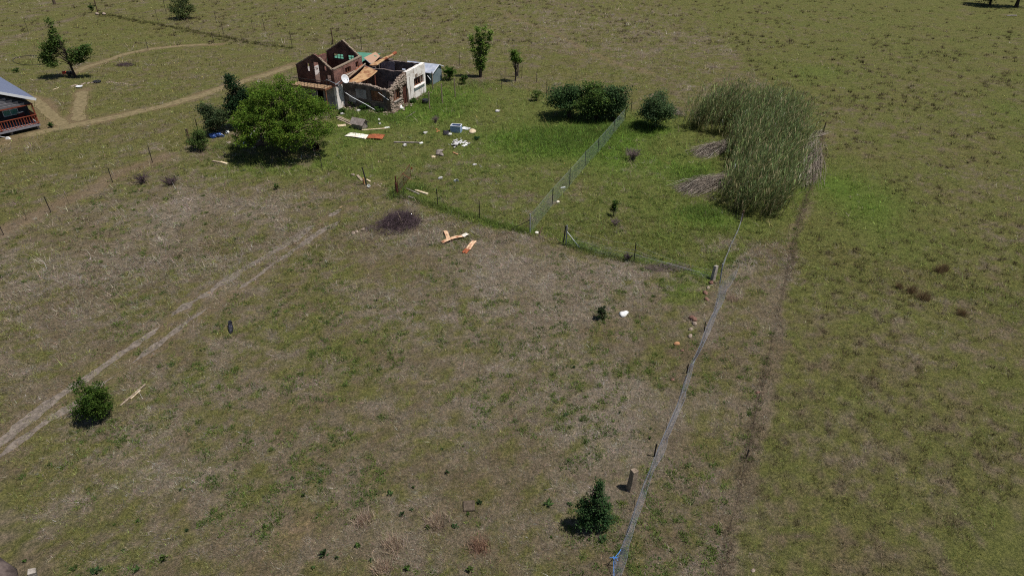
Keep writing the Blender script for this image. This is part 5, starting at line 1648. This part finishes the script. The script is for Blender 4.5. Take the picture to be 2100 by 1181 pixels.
# bare concrete posts in the long grass before the white wall
for (px, py, top, lab) in ((838.6, 214, 181, 'slim concrete post touching the doorway of the stone wall'), (864, 196, 158, 'slim concrete post before the window of the white wall'), (881, 223, 187, 'slim concrete post nearest the camera below the white wall'), (907, 211, 171, 'slim concrete post in the grass right of the nearest one'), (888, 185, 147, 'slim concrete post at the corner of the tin shed'), (933.5, 199.5, 160, 'slim concrete post farthest right of the row by the shed')):
    h = hgt(px, py, top)
    o = MB().box((0, 0, h / 2 - .1), (.11, .10, h + .2), taper=.85).build('concrete_post', M['concrete_tan'], None, GS(px, py), random.uniform(0, 1), bevel=.012)
    tag(o, lab, 'post', 'concrete posts beside the ruin')
def stout(px, py, top, w, lab, tilt=(0, 0), mt='concrete'):
    h = hgt(px, py, top)
    mb = MB()
    rn = random.Random(int(px))
    n = 5
    for i in range(n + 1):
        t = i / n
        for (sx, sy) in ((-1, -1), (1, -1), (1, 1), (-1, 1)):
            mb.v.append((sx * w / 2 * (1 - .08 * t) + rn.uniform(-.012, .012), sy * w / 2 * (1 - .08 * t) + rn.uniform(-.012, .012), -.2 + (h + .2) * t + (rn.uniform(-.03, .03) if i == n else 0)))
    for i in range(n):
        for k in range(4):
            a = i * 4 + k; b_ = i * 4 + (k + 1) % 4
            mb.f.append((a, b_, b_ + 4, a + 4))
    mb.f.append((n * 4, n * 4 + 1, n * 4 + 2, n * 4 + 3))
    o = mb.build('stout_post', M[mt], None, GS(px, py), .5, bevel=.015)
    o.rotation_euler = (tilt[0], tilt[1], .5)
    return tag(o, lab, 'post')
stout(1293, 1002, 963, .27, 'stout square concrete post in the foreground beside the sapling', (.02, .06), 'concrete_tan')
stout(1462, 572, 545, .24, 'stout grey concrete post by the tube post at the fence corner', (-.05, .14))
stout(70, 1196, 1168, .26, 'pale block top at the bottom left edge', (.1, .2))

# ------------------------------------------------------------------ yard gate
gb0 = GS(814, 397)
tag(MB().tube([(0, 0, -.2), (0, 0, .85), (0, 0, .95), (0, 0, 1.45)], [.1, .095, .05, .045], 10).build('gate_post', M['rust_dark'], None, gb0), 'thick rusty pipe post on the right of the yard entrance', 'post')
gt = thing('yard_gate', 'rusty tube gate with mesh, bent and standing open into the yard', 'gate', gb0)
gA, gM, gE = Vector((.1, .1, 0)), GS(828.5, 381) - gb0, GS(842.5, 363) - gb0
for a, b_, nm in ((gA, gM, 'gate_leaf'), (gM, gE, 'gate_leaf')):
    lf_ = MB().tube([a + Vector((0, 0, .12)), a + Vector((0, 0, 1.0)), b_ + Vector((0, 0, 1.05)), b_ + Vector((0, 0, .1)), a + Vector((0, 0, .12))], .022, 6, cap=False).build(nm, M['rust_dark'], gt)
    mesh_panel(lf_, [a, b_], [.95, .95], pitch=.12, r=.004, mt='wire_dark', low=.08)
MB().tube([gM + Vector((0, 0, 1.02)), gM + Vector((.55, .3, .35))], .02, 6).build('strut', M['rust'], gt)
MB().box(gE + Vector((.12, 0, .72)), (.12, .03, .2)).build('latch_plate', M['rust'], gt)
cg = thing('plant_cage', 'thin square wire cage standing around the foot of the rusty gate post', 'cage', GS(816, 402))
cs_ = [GS(807, 404) , GS(820.5, 408), GS(827.5, 398), GS(814, 394)]
c0 = GS(816, 402)
for k in range(4):
    a = cs_[k] - c0; b_ = cs_[(k + 1) % 4] - c0
    MB().tube([a, a + Vector((0, 0, .85))], .014, 5).build('upright', M['post_dark'], cg)
    MB().tube([a + Vector((0, 0, .82)), b_ + Vector((0, 0, .82))], .010, 5).tube([a + Vector((0, 0, .15)), b_ + Vector((0, 0, .15))], .010, 5).build('hoop', M['post_dark'], cg)
gp1 = GS(752, 380)
tag(MB().tube([(0, 0, -.2), (-.06, 0, .7), (-.2, .02, 1.5)], [.06, .055, .05], 9).build('gate_post', M['post_dark'], None, gp1), 'leaning dark pole on the left of the yard entrance', 'post')
tag(MB().tube([(0, 0, -.1), (0, 0, .5)], [.07, .065], 8).build('post_stub', M['orange_brick'], None, GS(746.5, 377)), 'short orange rusted stub beside the leaning gate pole', 'post')

# ------------------------------------------------------------------ loose things in the yard
def plank(name, label, a_px, b_px, w, t, mt, cat='plank', z=.05, tilt=0.0):
    a, b_ = GS(*a_px), GS(*b_px)
    c = (a + b_) / 2
    o = MB().beam(a - c + Vector((0, 0, z)), b_ - c + Vector((0, 0, z + tilt)), w, t).build(name, M[mt], None, c, bevel=.006)
    return tag(o, label, cat)
def rock(name, label, px, py, size, mt, seed, cat='stone', sub=2, group=None):
    r = np.random.default_rng(seed)
    v0, f0 = ICO2 if sub == 2 else ICO
    d = v0 / np.linalg.norm(v0, axis=1, keepdims=True)
    k = np.ones(len(v0))
    for i in range(7):                       # chip flat faces off a ball
        nn = r.normal(0, 1, 3); nn /= np.linalg.norm(nn)
        q = d @ nn
        k = np.minimum(k, np.where(q > .3, r.uniform(.62, .85) / np.maximum(q, .3), 9))
    v = d * np.minimum(k, 1)[:, None] * np.array(size) * (1 + r.normal(0, .02, (len(v0), 1)))
    a = r.uniform(0, 6.28)
    v = v @ np.array([[math.cos(a), -math.sin(a), 0], [math.sin(a), math.cos(a), 0], [0, 0, 1]]).T
    v[:, 2] -= v[:, 2].min() * .75
    v[:, 2] -= .04
    o = np_mesh(name, v, f0, M[mt], None, loc=GS(px, py))
    return tag(o, label, cat, group)
def crumple(name, label, px, py, size, mt, seed, cat, h=.6):
    """crumpled bag or cloth: folded lump with sharp creases"""
    r = np.random.default_rng(seed)
    v0, f0 = ICO2
    d = v0.copy()
    k = 1 + .28 * np.sin(d @ r.normal(0, 3.2, 3) + r.uniform(0, 6)) + .22 * np.sin(d @ r.normal(0, 6, 3)) + r.normal(0, .07, len(v0))
    v = d * k[:, None] * np.array([size, size * r.uniform(.6, .9), size * h])
    v[:, 2] = np.maximum(v[:, 2] + size * h * .35, -.02)
    o = np_mesh(name, v, f0, M[mt], None, loc=GS(px, py))
    o.rotation_euler = (0, 0, r.uniform(0, 6))
    return tag(o, label, cat)
# kennel: low wooden box under a pitched lid of boards
kb = GS(738, 262)
kn = thing('dog_kennel', 'weathered grey wooden kennel with pitched board roof lying in the yard', 'kennel', kb, math.radians(-28))
MB().add([(-.62, -.4, 0), (.62, -.4, 0), (.62, .4, 0), (-.62, .4, 0), (-.62, -.4, .5), (.62, -.4, .5), (.62, .4, .5), (-.62, .4, .5), (-.62, 0, .82), (.62, 0, .82)], [(0, 3, 2, 1), (0, 1, 5, 4), (3, 7, 6, 2), (0, 4, 8, 7, 3), (1, 2, 6, 9, 5)]).build('body', M['timber_grey'], kn)
MB().add([(-.64, -.16, .02), (-.64, .16, .02), (-.64, .16, .42), (-.64, 0, .52), (-.64, -.16, .42)], [(4, 3, 2, 1, 0)]).build('doorway_shade_panel', M['shade_panel'], kn)  # flat dark panel paints the shade inside the kennel, no real opening
for s in (-1, 1):
    rs = MB().beam((0, s * .47, .46), (0, 0, .88), 1.0, .02).build('roof_slope', M['timber_grey'], kn)
    for i in range(6):
        x_ = -.65 + .26 * i
        MB().beam((x_, s * .52, .44), (x_, s * .01, .905), .245, .025).build('board', M['timber_grey'], rs)
def corr(name, label, a_px, b_px, w, mt, mt2=None, cat='metal sheet', z=.06, waves=7, bend=.05, rotj=0.0, group=None):
    a, b_ = GS(*a_px), GS(*b_px)
    c = (a + b_) / 2
    d = (b_ - a).normalized(); sd = Vector((-d.y, d.x, 0))
    A = a - c + Vector((0, 0, z)); B = b_ - c + Vector((0, 0, z))
    o = sheet(name, [A - sd * w / 2, A + sd * w / 2, B + sd * w / 2, B - sd * w / 2], M[mt], None, nu=14, nv=max(14, waves * 4), waves=waves, sag=-bend, amp=.014)
    o.location = c
    return tag(o, label, cat, group)
corr('metal_sheet', 'pale corrugated sheet lying left of the rusty one in the yard', (712, 277), (757, 283), .95, 'rust_white', waves=4)
corr('metal_sheet', 'rusty red corrugated sheet overlapping the pale one in the yard', (754, 282), (787, 283), 1.15, 'rust', waves=5, z=.11)
plank('plank', 'long pale plank behind the two corrugated sheets', (742, 268), (792, 264), .2, .06, 'timber_pale')
tag(MB().box((0, 0, .06), (.5, .22, .1)).build('white_rag', M['plastic_white'], None, GS(794, 263), .3, bevel=.03), 'white bundle at the right end of the long pale plank', 'rag')
for i, (a_, b_, lab) in enumerate((((690, 241), (724, 256), 'weathered plank on top of the stack left of the kennel'), ((692, 244), (722, 258), 'weathered plank nearest the camera in the stack left of the kennel'), ((695, 239), (726, 253), 'weathered plank at the back of the stack left of the kennel'))):
    plank('plank', lab, a_, b_, .16, .05, 'timber_old', z=.06 + .06 * (i == 0))
tag(MB().box((0, 0, .04), (.75, .5, .04)).build('flat_board', M['timber_pale'], None, GS(701, 258), .4), 'flat pinkish board on the ground left of the kennel', 'board')
crumple('rag', 'small white scrap near the white corner of the ruin', 702, 234, .22, 'paper', 401, 'scrap')
plank('beam', 'long grey beam lying in the yard grass', (808, 293), (862, 294), .16, .12, 'timber_grey')
crumple('plastic_scrap', 'white plastic scrap just below the long grey beam', 830, 299, .24, 'paper', 402, 'scrap')
crumple('plastic_scrap', 'white lump at the right end of the long grey beam', 864, 294, .18, 'plastic_white', 403, 'scrap')
crumple('plastic_scrap', 'grey crumpled scrap between the long beam and the open fridge', 873, 273, .3, 'paper', 404, 'scrap', .35)
for i, (px, py) in enumerate(((895, 265), (898, 268), (901, 269), (896, 270))):
    rock('orange_bit', 'small orange brick fragment left of the dark cloth', px, py, (.12, .1, .07), 'orange', 410 + i, 'fragment', 1, 'orange fragments left of the dark cloth')
crumple('dark_cloth', 'black crumpled cloth lying left of the open fridge', 916, 274, .62, 'cloth_dark', 405, 'cloth', .25)
crumple('plastic_bag', 'small white bag on the edge of the black cloth', 922, 277, .24, 'plastic_white', 406, 'bag')
# fridge on its back, open, seen from above
fb = GS(936, 270)
fr_ = thing('fridge', 'blue grey fridge cabinet lying on its back, open and empty', 'fridge', fb, math.radians(-13))
W_, D_, H_ = .95, .62, .62
tk = .05
MB().box((0, -D_ / 2, H_ / 2), (W_, tk, H_)).build('side_panel', M['fridge_blue'], fr_)
MB().box((0, D_ / 2, H_ / 2), (W_, tk, H_)).build('side_panel', M['fridge_blue'], fr_)
MB().box((-W_ / 2 + tk / 2, 0, H_ / 2), (tk, D_ - tk, H_)).box((W_ / 2 - tk / 2, 0, H_ / 2), (tk, D_ - tk, H_)).build('end_panel', M['fridge_blue'], fr_)
MB().box((0, 0, .3), (W_ - 2 * tk - .004, D_ - tk - .004, .05)).build('lining', M['fridge_in'], fr_)
mb = MB()
for sy in (-1, 1):
    mb.box((0, sy * D_ / 2, H_ + .018), (W_ + .03, .08, .035))
for sx in (-1, 1):
    mb.box((sx * (W_ / 2 - .02), 0, H_ + .02), (.07, D_ - .08, .03))
mb.build('rim', M['white_gloss'], fr_)
tag(MB().box((0, 0, .05), (.8, .6, .06)).build('white_slab', M['white_gloss'], None, GS(955, 264), -.5, bevel=.02), 'white door panel lying just right of the open fridge', 'door panel')
rock('sand_heap', 'pale heap of sand right of the fridge door', 968, 271, (.5, .4, .2), 'timber_pale', 407, 'heap')
# scatter of torn white scraps
r = np.random.default_rng(420)
for i in range(44):
    q = r.normal(0, 1, 2)
    px, py = 938 + q[0] * 9, 295 + q[1] * 4.2
    g = GS(px, py)
    s = r.uniform(.05, .22)
    vs = [(-s, -s * .5, 0), (s, -s * .6, r.uniform(0, .08)), (s * .8, s * .5, r.uniform(0, .12)), (-s * .7, s * .6, r.uniform(0, .06)), (0, 0, r.uniform(.02, .14))]
    mb = MB().add(vs, [(0, 1, 4), (1, 2, 4), (2, 3, 4), (3, 0, 4)])
    o = mb.build('paper_scrap', M['paper' if i % 3 else 'plastic_white'], None, g + Vector((0, 0, r.uniform(.02, .16))), r.uniform(0, 6))
    o.modifiers.new('thick', 'SOLIDIFY').thickness = .01
    tag(o, 'torn white scrap in the heap of litter below the fridge', 'scrap', 'white litter below the fridge')
plank('plank', 'white batten lying across the heap of white litter', (934, 299), (947, 291), .1, .05, 'white_gloss', z=.16)
for i, (px, py, sx, lab) in enumerate(((901, 311, .42, 'upper flat stone of the small pile in the yard'), (898, 317, .3, 'dark stone at the left of the small pile in the yard'), (905, 318, .36, 'front stone of the small pile in the yard'))):
    rock('flat_stone', lab, px, py, (sx, sx * .6, .16), 'timber_grey', 430 + i)
tag(MB().box((0, 0, .04), (.32, .42, .06)).build('tile', M['timber_pale'], None, GS(889, 322), .1, bevel=.01), 'pale square tile left of the small stone pile', 'tile')
plank('plank', 'short tan plank right of the small stone pile', (929, 313), (939, 317), .14, .05, 'orange_brick')
plank('plank', 'thin stick behind the small stone pile', (903, 309), (911, 306), .08, .05, 'timber_old')
def bucket(label, px, py, r0, h, tilt, mt='plastic_white'):
    root = thing('bucket', label, 'bucket', GS(px, py), 0)
    root.rotation_euler = tilt
    mb = MB()
    n = 14
    rings = [(r0 * .82, 0), (r0, h), (r0 * .94, h), (r0 * .76, .02)]
    for rr, z in rings:
        for k in range(n):
            t = 2 * math.pi * k / n
            mb.v.append((rr * math.cos(t), rr * math.sin(t), z))
    for i in range(3):
        for k in range(n):
            mb.f.append((i * n + k, i * n + (k + 1) % n, (i + 1) * n + (k + 1) % n, (i + 1) * n + k))
    mb.f.append(tuple(3 * n + k for k in range(n)))
    mb.f.append(tuple(range(n))[::-1])
    mb.build('pail', M[mt], root, smooth=False)
    MB().tube([(r0 * math.cos(t), .02, h + r0 * .6 * math.sin(t)) for t in np.linspace(0, math.pi, 9)], .008, 4).build('handle', M['post_grey'], root)
    return root
bucket('white bucket lying in the middle of the yard', 933, 371, .17, .3, (1.2, .2, .6))
bucket('small white bucket at the foot of the leaning gate pole', 756, 384, .13, .2, (.5, 0, .4))
crumple('plastic_bag', 'grey plastic bag left of the bucket in the yard', 904, 366, .22, 'paper', 440, 'bag')
crumple('plastic_bag', 'small white bag alone in the yard right of the litter', 973, 338, .18, 'paper', 441, 'bag')
crumple('plastic_bag', 'small pale bag high in the yard near the wispy shrub', 1020, 229, .24, 'paper', 442, 'bag')
for i, (px, py, lab) in enumerate(((1101, 478, 'white block beside the tube post of the mesh fence'), (1144, 414, 'white block at the foot of the mesh fence halfway up'), (732, 476, 'pale stone left of the brush heap'), (725, 480, 'smaller pale stone left of the brush heap, outermost'), (745, 472, 'grey stone closest to the brush heap'))):
    rock('pale_stone', lab, px, py, (.17, .13, .12), 'rust_white' if i in (0, 1) else 'stone', 450 + i)
plank('board', 'white board flat on the grass inside the mesh fence', (1150, 386), (1159, 384), .14, .04, 'white_gloss', cat='board')
plank('stick', 'short dark stick stuck beside the white block', (1106, 484), (1112, 474), .05, .05, 'post_wood', cat='stick', tilt=.3)
plank('plank', 'thick pale plank in the yard right of the gate', (852, 391), (877, 399), .2, .1, 'timber_pale')
plank('plank', 'thin grey plank behind the thick one near the gate', (833, 387), (860, 399), .12, .05, 'timber_grey')
plank('plank', 'broken grey board by the fence right of the gate', (837, 404), (848, 407), .2, .05, 'timber_grey')
plank('plank', 'slanting broken beam at the left of the yard entrance', (733, 361), (743, 371), .2, .14, 'timber_old', tilt=-.05)
plank('plank', 'short pale offcut behind the leaning gate pole', (752, 369), (759, 373), .14, .08, 'timber_pale')
rock('lump_stone', 'pale stone at the far left of the yard entrance', 724, 360, (.22, .16, .16), 'stone', 460)
for i, (px, py) in enumerate(((768, 376), (775, 379), (782, 377), (788, 381), (796, 391), (779, 382))):
    rock('gravel_stone', 'small stone scattered in the yard entrance', px, py, (.12, .09, .06), 'stone', 465 + i, 'stone', 1, 'stones in the yard entrance')
plank('plank', 'two tone plank on the grass at the left edge of the acacia shade', (436, 330), (452, 333), .2, .07, 'timber_old')
plank('plank', 'yellowish end plank touching the acacia shade', (452, 332), (466, 336), .22, .07, 'timber_pale')
# rubble under the acacia
rb = thing('rubble_mound', 'dark mound of soil and broken brick under the acacia', 'rubble mound', GS(535, 290))
r = np.random.default_rng(470)
v0, f0 = ICO2
v = v0 * np.array([1.9, 1.2, .55]) * (1 + r.normal(0, .06, (len(v0), 1)))
v[:, 2] = np.maximum(v[:, 2], -.1)
np_mesh('soil_heap', v, f0, M['mud'], rb)
for i in range(26):
    a = r.uniform(0, 6.28); q = math.sqrt(r.random())
    x_, y_ = math.cos(a) * q * 1.7, math.sin(a) * q * 1.05
    z_ = .55 * math.sqrt(max(0, 1 - (x_ / 1.9) ** 2 - (y_ / 1.2) ** 2))
    MB().box((0, 0, 0), (.24, .12, .09), M=Matrix.Rotation(r.uniform(0, 3), 4, 'Z') @ Matrix.Rotation(r.uniform(-.6, .6), 4, 'X')).build('brick', M['red_brick' if i % 3 else 'stone'], rb, (x_, y_, z_ + .03))
plank('plank', 'white edged board leaning on the rubble under the acacia', (497, 299), (523, 279), .14, .05, 'trim', z=.15, tilt=.35)
for i, (px, py, lab) in enumerate(((480, 296, 'pale stone left of the leaning board by the acacia'), (491, 300, 'pale stone at the foot of the leaning board by the acacia'), (520, 303, 'flat pale stone in front of the rubble by the acacia'), (470, 293, 'grey stone under the dark shrub left of the acacia'))):
    rock('pale_stone', lab, px, py, (.28, .2, .12), 'stone', 480 + i)
crumple('tarpaulin', 'crumpled blue tarpaulin under the grey green shrub', 444, 279, .65, 'blue', 490, 'tarpaulin', .4)
crumple('plastic_bag', 'white bag under the grey green shrub right of the blue sheet', 467, 273, .28, 'plastic_white', 491, 'bag')
crumple('plastic_bag', 'grey bag half hidden right of the blue sheet', 455, 279, .25, 'paper', 492, 'bag')
dr_ = thing('oil_drum', 'rusted dark drum lying open end out under the right side of the acacia', 'drum', GS(645, 306), math.radians(-60))
dr_.scale = (.8, .8, .8)
mb = MB()
n = 18
for (xx, rr) in ((-.55, .42), (-.2, .42), (-.18, .44), (-.16, .42), (.18, .42), (.2, .44), (.22, .42), (.55, .42), (.55, .39), (-.5, .39)):
    for k in range(n):
        t = 2 * math.pi * k / n
        mb.v.append((xx, rr * math.cos(t), .40 + rr * math.sin(t)))
for i in range(9):
    for k in range(n):
        mb.f.append((i * n + k, i * n + (k + 1) % n, (i + 1) * n + (k + 1) % n, (i + 1) * n + k))
mb.f.append(tuple(9 * n + k for k in range(n)))
mb.f.append(tuple(range(n))[::-1])
mb.build('drum_body', M['rust_dark'], dr_)
MB().tube([(.55, .41 * math.cos(t), .40 + .41 * math.sin(t)) for t in np.linspace(0, 2 * math.pi, 19)], .03, 5).build('rim', M['rust_dark'], dr_)  # rim coloured dark to carry the shadow the drum lies in
crumple('plastic_scrap', 'white crumpled scrap at the foot of the rubble stone corner', 822, 222, .36, 'plastic_white', 493, 'scrap')
pot = thing('cooking_pot', 'black round pot in the long grass below the white wall', 'pot', GS(872, 212))
MB().tube([(0, 0, 0), (0, 0, .12), (0, 0, .3), (0, 0, .42), (0, 0, .44)], [.18, .3, .34, .28, .31], 14).build('pot_body', M['black'], pot)
MB().tube([(.31, 0, .36), (.42, 0, .36), (.42, 0, .28), (.3, 0, .26)], .02, 5).tube([(-.31, 0, .36), (-.42, 0, .36), (-.42, 0, .28), (-.3, 0, .26)], .02, 5).build('pot_handle', M['black'], pot)
plank('pole', 'thin grey pole lying in the grass below the stone corner', (832, 243), (850, 231), .05, .05, 'timber_grey', cat='pole')
crumple('plastic_scrap', 'tiny pale scrap right of the kennel', 778, 247, .2, 'paper', 494, 'scrap')
crumple('plastic_scrap', 'tiny pale scrap below the one beside the kennel', 779, 254, .18, 'paper', 495, 'scrap')
crumple('plastic_scrap', 'pale scrap in the long grass by the gutter pipe', 735, 228, .25, 'paper', 496, 'scrap')

# ------------------------------------------------------------------ foreground odds and ends
corr('rusty_strip', 'short peach coloured rusty strip lying across the longer one', (913, 475), (920, 493), .27, 'rust_peach', waves=2, z=.1)
corr('rusty_strip', 'longest peach rusty strip with one white end', (906, 499), (952, 485), .32, 'rust_peach', waves=2, z=.08, bend=.12)
corr('rusty_strip', 'white end piece of the longest rusty strip', (949, 487), (960, 481.5), .32, 'rust_white', waves=2, z=.13)
corr('rusty_strip', 'separate bent rusty strip right of the crossed pair', (974, 495), (960, 513), .34, 'rust_peach', waves=2, z=.08, bend=.06)
corr('rusty_strip', 'reddish broken end of the separate bent strip', (961, 511), (952, 520), .36, 'rust', waves=2, z=.05)
crumple('plastic_bag', 'bright white plastic bag on the dry grass near the weed bush', 1280, 643, .30, 'plastic_white', 500, 'bag', .45)
bt = thing('old_boot', 'scuffed black object lying on the grass right of the wheel track', 'boot', GS(474, 676), math.radians(-62))
mb = MB()
mb.tube([(-.34, 0, .1), (-.2, .01, .14), (-.02, .0, .13), (.12, -.03, .11), (.3, -.1, .07)], [.07, .14, .13, .11, .05], 10)
mb.build('upper', M['boot'], bt, smooth=True)
mb = MB()
mb.tube([(-.3, 0, .12), (-.36, .06, .28), (-.33, .05, .34)], [.1, .11, .1], 9)
mb.build('cuff', M['boot'], bt, smooth=True)
MB().tube([(-.4, 0, .03), (-.1, .02, .03), (.15, -.04, .03), (.34, -.12, .03)], [.1, .12, .11, .06], 8).build('sole', M['black'], bt)
plank('pole', 'long pale pole lying beside the round bush', (247, 832), (298, 788), .07, .06, 'timber_old', cat='pole')
plank('pole', 'shorter pale stick alongside the pole at the round bush', (268, 818), (288, 800), .05, .05, 'timber_pale', cat='stick')
tag(MB().box((0, 0, .05), (.46, .5, .1)).build('stone_slab', M['bark'], None, GS(962, 1037), .08, bevel=.02), 'dark square slab sunk in the foreground grass', 'slab')
rock('boulder', 'rounded grey boulder cut by the bottom left corner', -4, 1200, (.95, .7, .75), 'old_wall', 510, 'boulder')
for i, (px, py, s, mt_, lab) in enumerate(((1459, 580, .26, 'red_brick', 'reddish stone nearest the stout concrete post'), (1453, 589, .22, 'stone', 'stone second from the stout concrete post'), (1447, 600, .26, 'red_brick', 'hollow looking reddish stone third from the stout post'), (1449, 613, .24, 'red_brick', 'flat red stone fourth from the stout concrete post'), (1420, 654, .34, 'red_brick', 'largest dark wedge stone by the sagging mesh'), (1424, 664, .24, 'stone', 'pale stone just below the wedge stone'), (1417, 676, .2, 'stone', 'grey stone in the middle of the row by the sagging mesh'), (1415, 690, .22, 'stone', 'whitish broken block lowest in the row by the sagging mesh'), (1388, 705, .24, 'orange_brick', 'orange brick left of the sagging mesh'), (1399, 718, .14, 'red_brick', 'small pinkish stone below the orange brick'), (1379, 778, .16, 'red_brick', 'dark red brick alone left of the mesh lower down'), (1554, 804, .16, 'red_brick', 'reddish stone beside the fallen right hand wires'), (1544, 1168, .13, 'stone', 'pale stone near the bottom edge right of the mesh'), (1437, 1073, .06, 'paper', 'tiny white scrap between the two lower fences, left one'), (1464, 1073, .06, 'paper', 'tiny white scrap between the two lower fences, right one'), (1867, 969, .05, 'paper', 'tiny white speck on the right pasture'))):
    rock('loose_stone', lab, px, py, (s * .85, s * .6, s * .5), mt_, 520 + i)
mb = MB()
r = np.random.default_rng(540)
rp = GS(1257, 1160)
for i in range(5):
    a = r.uniform(0, 6.28)
    mb.tube([(0, 0, .45), (math.cos(a) * .06, math.sin(a) * .06, .5), (math.cos(a) * .16, math.sin(a) * .1, .38 + r.uniform(-.1, .1))], .012, 5)
mb.tube([(0, 0, .45), (-.02, -.2, .3), (-.03, -.5, .1)], .012, 5)
mb.tube([(0, 0, .45), (.2, .2, .52), (.3, .35, .5)], .012, 5)
tag(mb.build('blue_rope', M['rope_blue'], None, rp), 'bright blue rope knotted on the mesh at the bottom edge', 'rope')

# ------------------------------------------------------------------ by the leaning tree on the lawn
ct = thing('garden_machine', 'black and red machine standing against the trunk of the leaning tree', 'machine', GS(143, 156))
MB().box((.1, 0, .35), (.6, .4, .4)).build('engine_block', M['black'], ct, bevel=.05)
MB().tube([(-.45, -.05, .28), (-.45, -.05, .5), (-.4, 0, .55)], [.24, .24, .1], 12).build('red_tank', M['red'], ct)
for s in (-1, 1):
    MB().tube([(.2, s * .26, .18), (.2, s * .3, .18)], .18, 12).build('wheel', M['black'], ct)
MB().tube([(.2, .1, .5), (.45, .2, .95), (.45, -.2, .95), (.2, -.1, .5)], .02, 5).build('handlebar', M['post_grey'], ct)
r = np.random.default_rng(560)
for i in range(15):
    t = i / 14
    px = 146 + 58 * t + r.normal(0, .6); py = 177 - 9.5 * t + r.normal(0, .5)
    if abs(px - 163) < 3:
        continue
    rock('edging_stone', 'pale stone of the edging in front of the leaning tree', px, py, (.2 * r.uniform(.7, 1.2), .15, .1), 'stone', 561 + i, 'stone', 1, 'stones edging the bed in front of the leaning tree')
for i in range(12):
    t = i / 11
    px = 219 + 52 * t; py = 168.5 + 7 * t * t + r.normal(0, .5)
    rock('edging_stone', 'small brownish stone of the curved edging right of the leaning tree', px, py, (.18 * r.uniform(.6, 1.2), .14, .09), 'concrete_tan', 581 + i, 'stone', 1, 'stones of the curved edging right of the leaning tree')
bs = thing('wash_basin', 'white basin among the edging stones by the leaning tree', 'basin', GS(163, 180))
MB().tube([(0, 0, 0), (0, 0, .16)], [.2, .34], 14).build('bowl', M['white_gloss'], bs)
MB().tube([(.33 * math.cos(t), .33 * math.sin(t), .165) for t in np.linspace(0, 2 * math.pi, 15)], .025, 5).build('rim', M['white_gloss'], bs)
ty = GS(199, 169)
V, F = [], []
mb = MB()
mb.tube([(.32 * math.cos(t), .32 * math.sin(t), .1) for t in np.linspace(0, 2 * math.pi, 21)], .11, 8, cap=False)
tag(mb.build('rubber_tyre', M['black'], None, ty), 'dark old tyre at the right end of the edging stones by the tree', 'tyre')
plank('stick', 'pale yellowish stick on the lawn left of the edging stones', (108, 185), (121, 181), .08, .06, 'timber_pale', cat='stick')
hp = []
for t in np.linspace(.2, 2 * math.pi - .6, 46):
    hp.append(tuple(GS(64 + 38 * math.cos(t), 124.5 - 9.5 * math.sin(t))))
c0 = Vector(hp[0])
tag(MB().tube([(x_ - c0.x, y_ - c0.y, z_ - c0.z + .04) for x_, y_, z_ in hp], .03, 5).build('garden_hose', M['black'], None, c0), 'dark hose lying in a wide loop on the lawn left of the leaning tree', 'hose')
st2 = GS(112, 9)
tag(MB().tube([(0, 0, -.1), (.02, 0, .5), (0, .02, .95)], [.28, .22, .2], 9).build('tree_stump', M['bark'], None, st2), 'grey stump in the far field at the top left', 'stump')
for i, (px, py, lab) in enumerate(((200, 31, 'pale stone at the foot of the corner post, left one'), (214, 32, 'pale stone at the foot of the corner post, right one'))):
    rock('pale_stone', lab, px, py, (.45, .3, .25), 'stone', 600 + i)

# fallen bricks and stones lying at the foot of the ruin's walls
r = np.random.default_rng(800)
Vs, Fs = [], []
v0, f0 = ICO
for i in range(260):
    side = r.integers(0, 3)
    if side == 0:
        x_, y_ = -abs(r.normal(0, .45)) - .05, r.uniform(0, 5.3)
    elif side == 1:
        x_, y_ = r.uniform(-.2, 7.4), -abs(r.normal(0, .4)) - .05
    else:
        x_, y_ = r.uniform(.5, 6.8), r.uniform(.5, 5.2)
    s = r.uniform(.04, .13)
    v = v0 * (1 + r.uniform(-.25, .25, (len(v0), 1))) * s * np.array([1.3, .9, .7]) 
    a = r.uniform(0, 6.28)
    v = v @ np.array([[math.cos(a), -math.sin(a), 0], [math.sin(a), math.cos(a), 0], [0, 0, 1]]).T + np.array([x_, y_, (.09 if side == 2 else 0) + s * .3])
    Vs.append(v); Fs.append(f0 + i * len(v0))
o = np_mesh('fallen_rubble', np.concatenate(Vs), np.concatenate(Fs), M['stone'], None, loc=HL)
o.rotation_euler = (0, 0, H_AZ)
tag(o, 'broken stones and brick bits strewn at the foot of the ruined walls', 'rubble', kind='stuff')
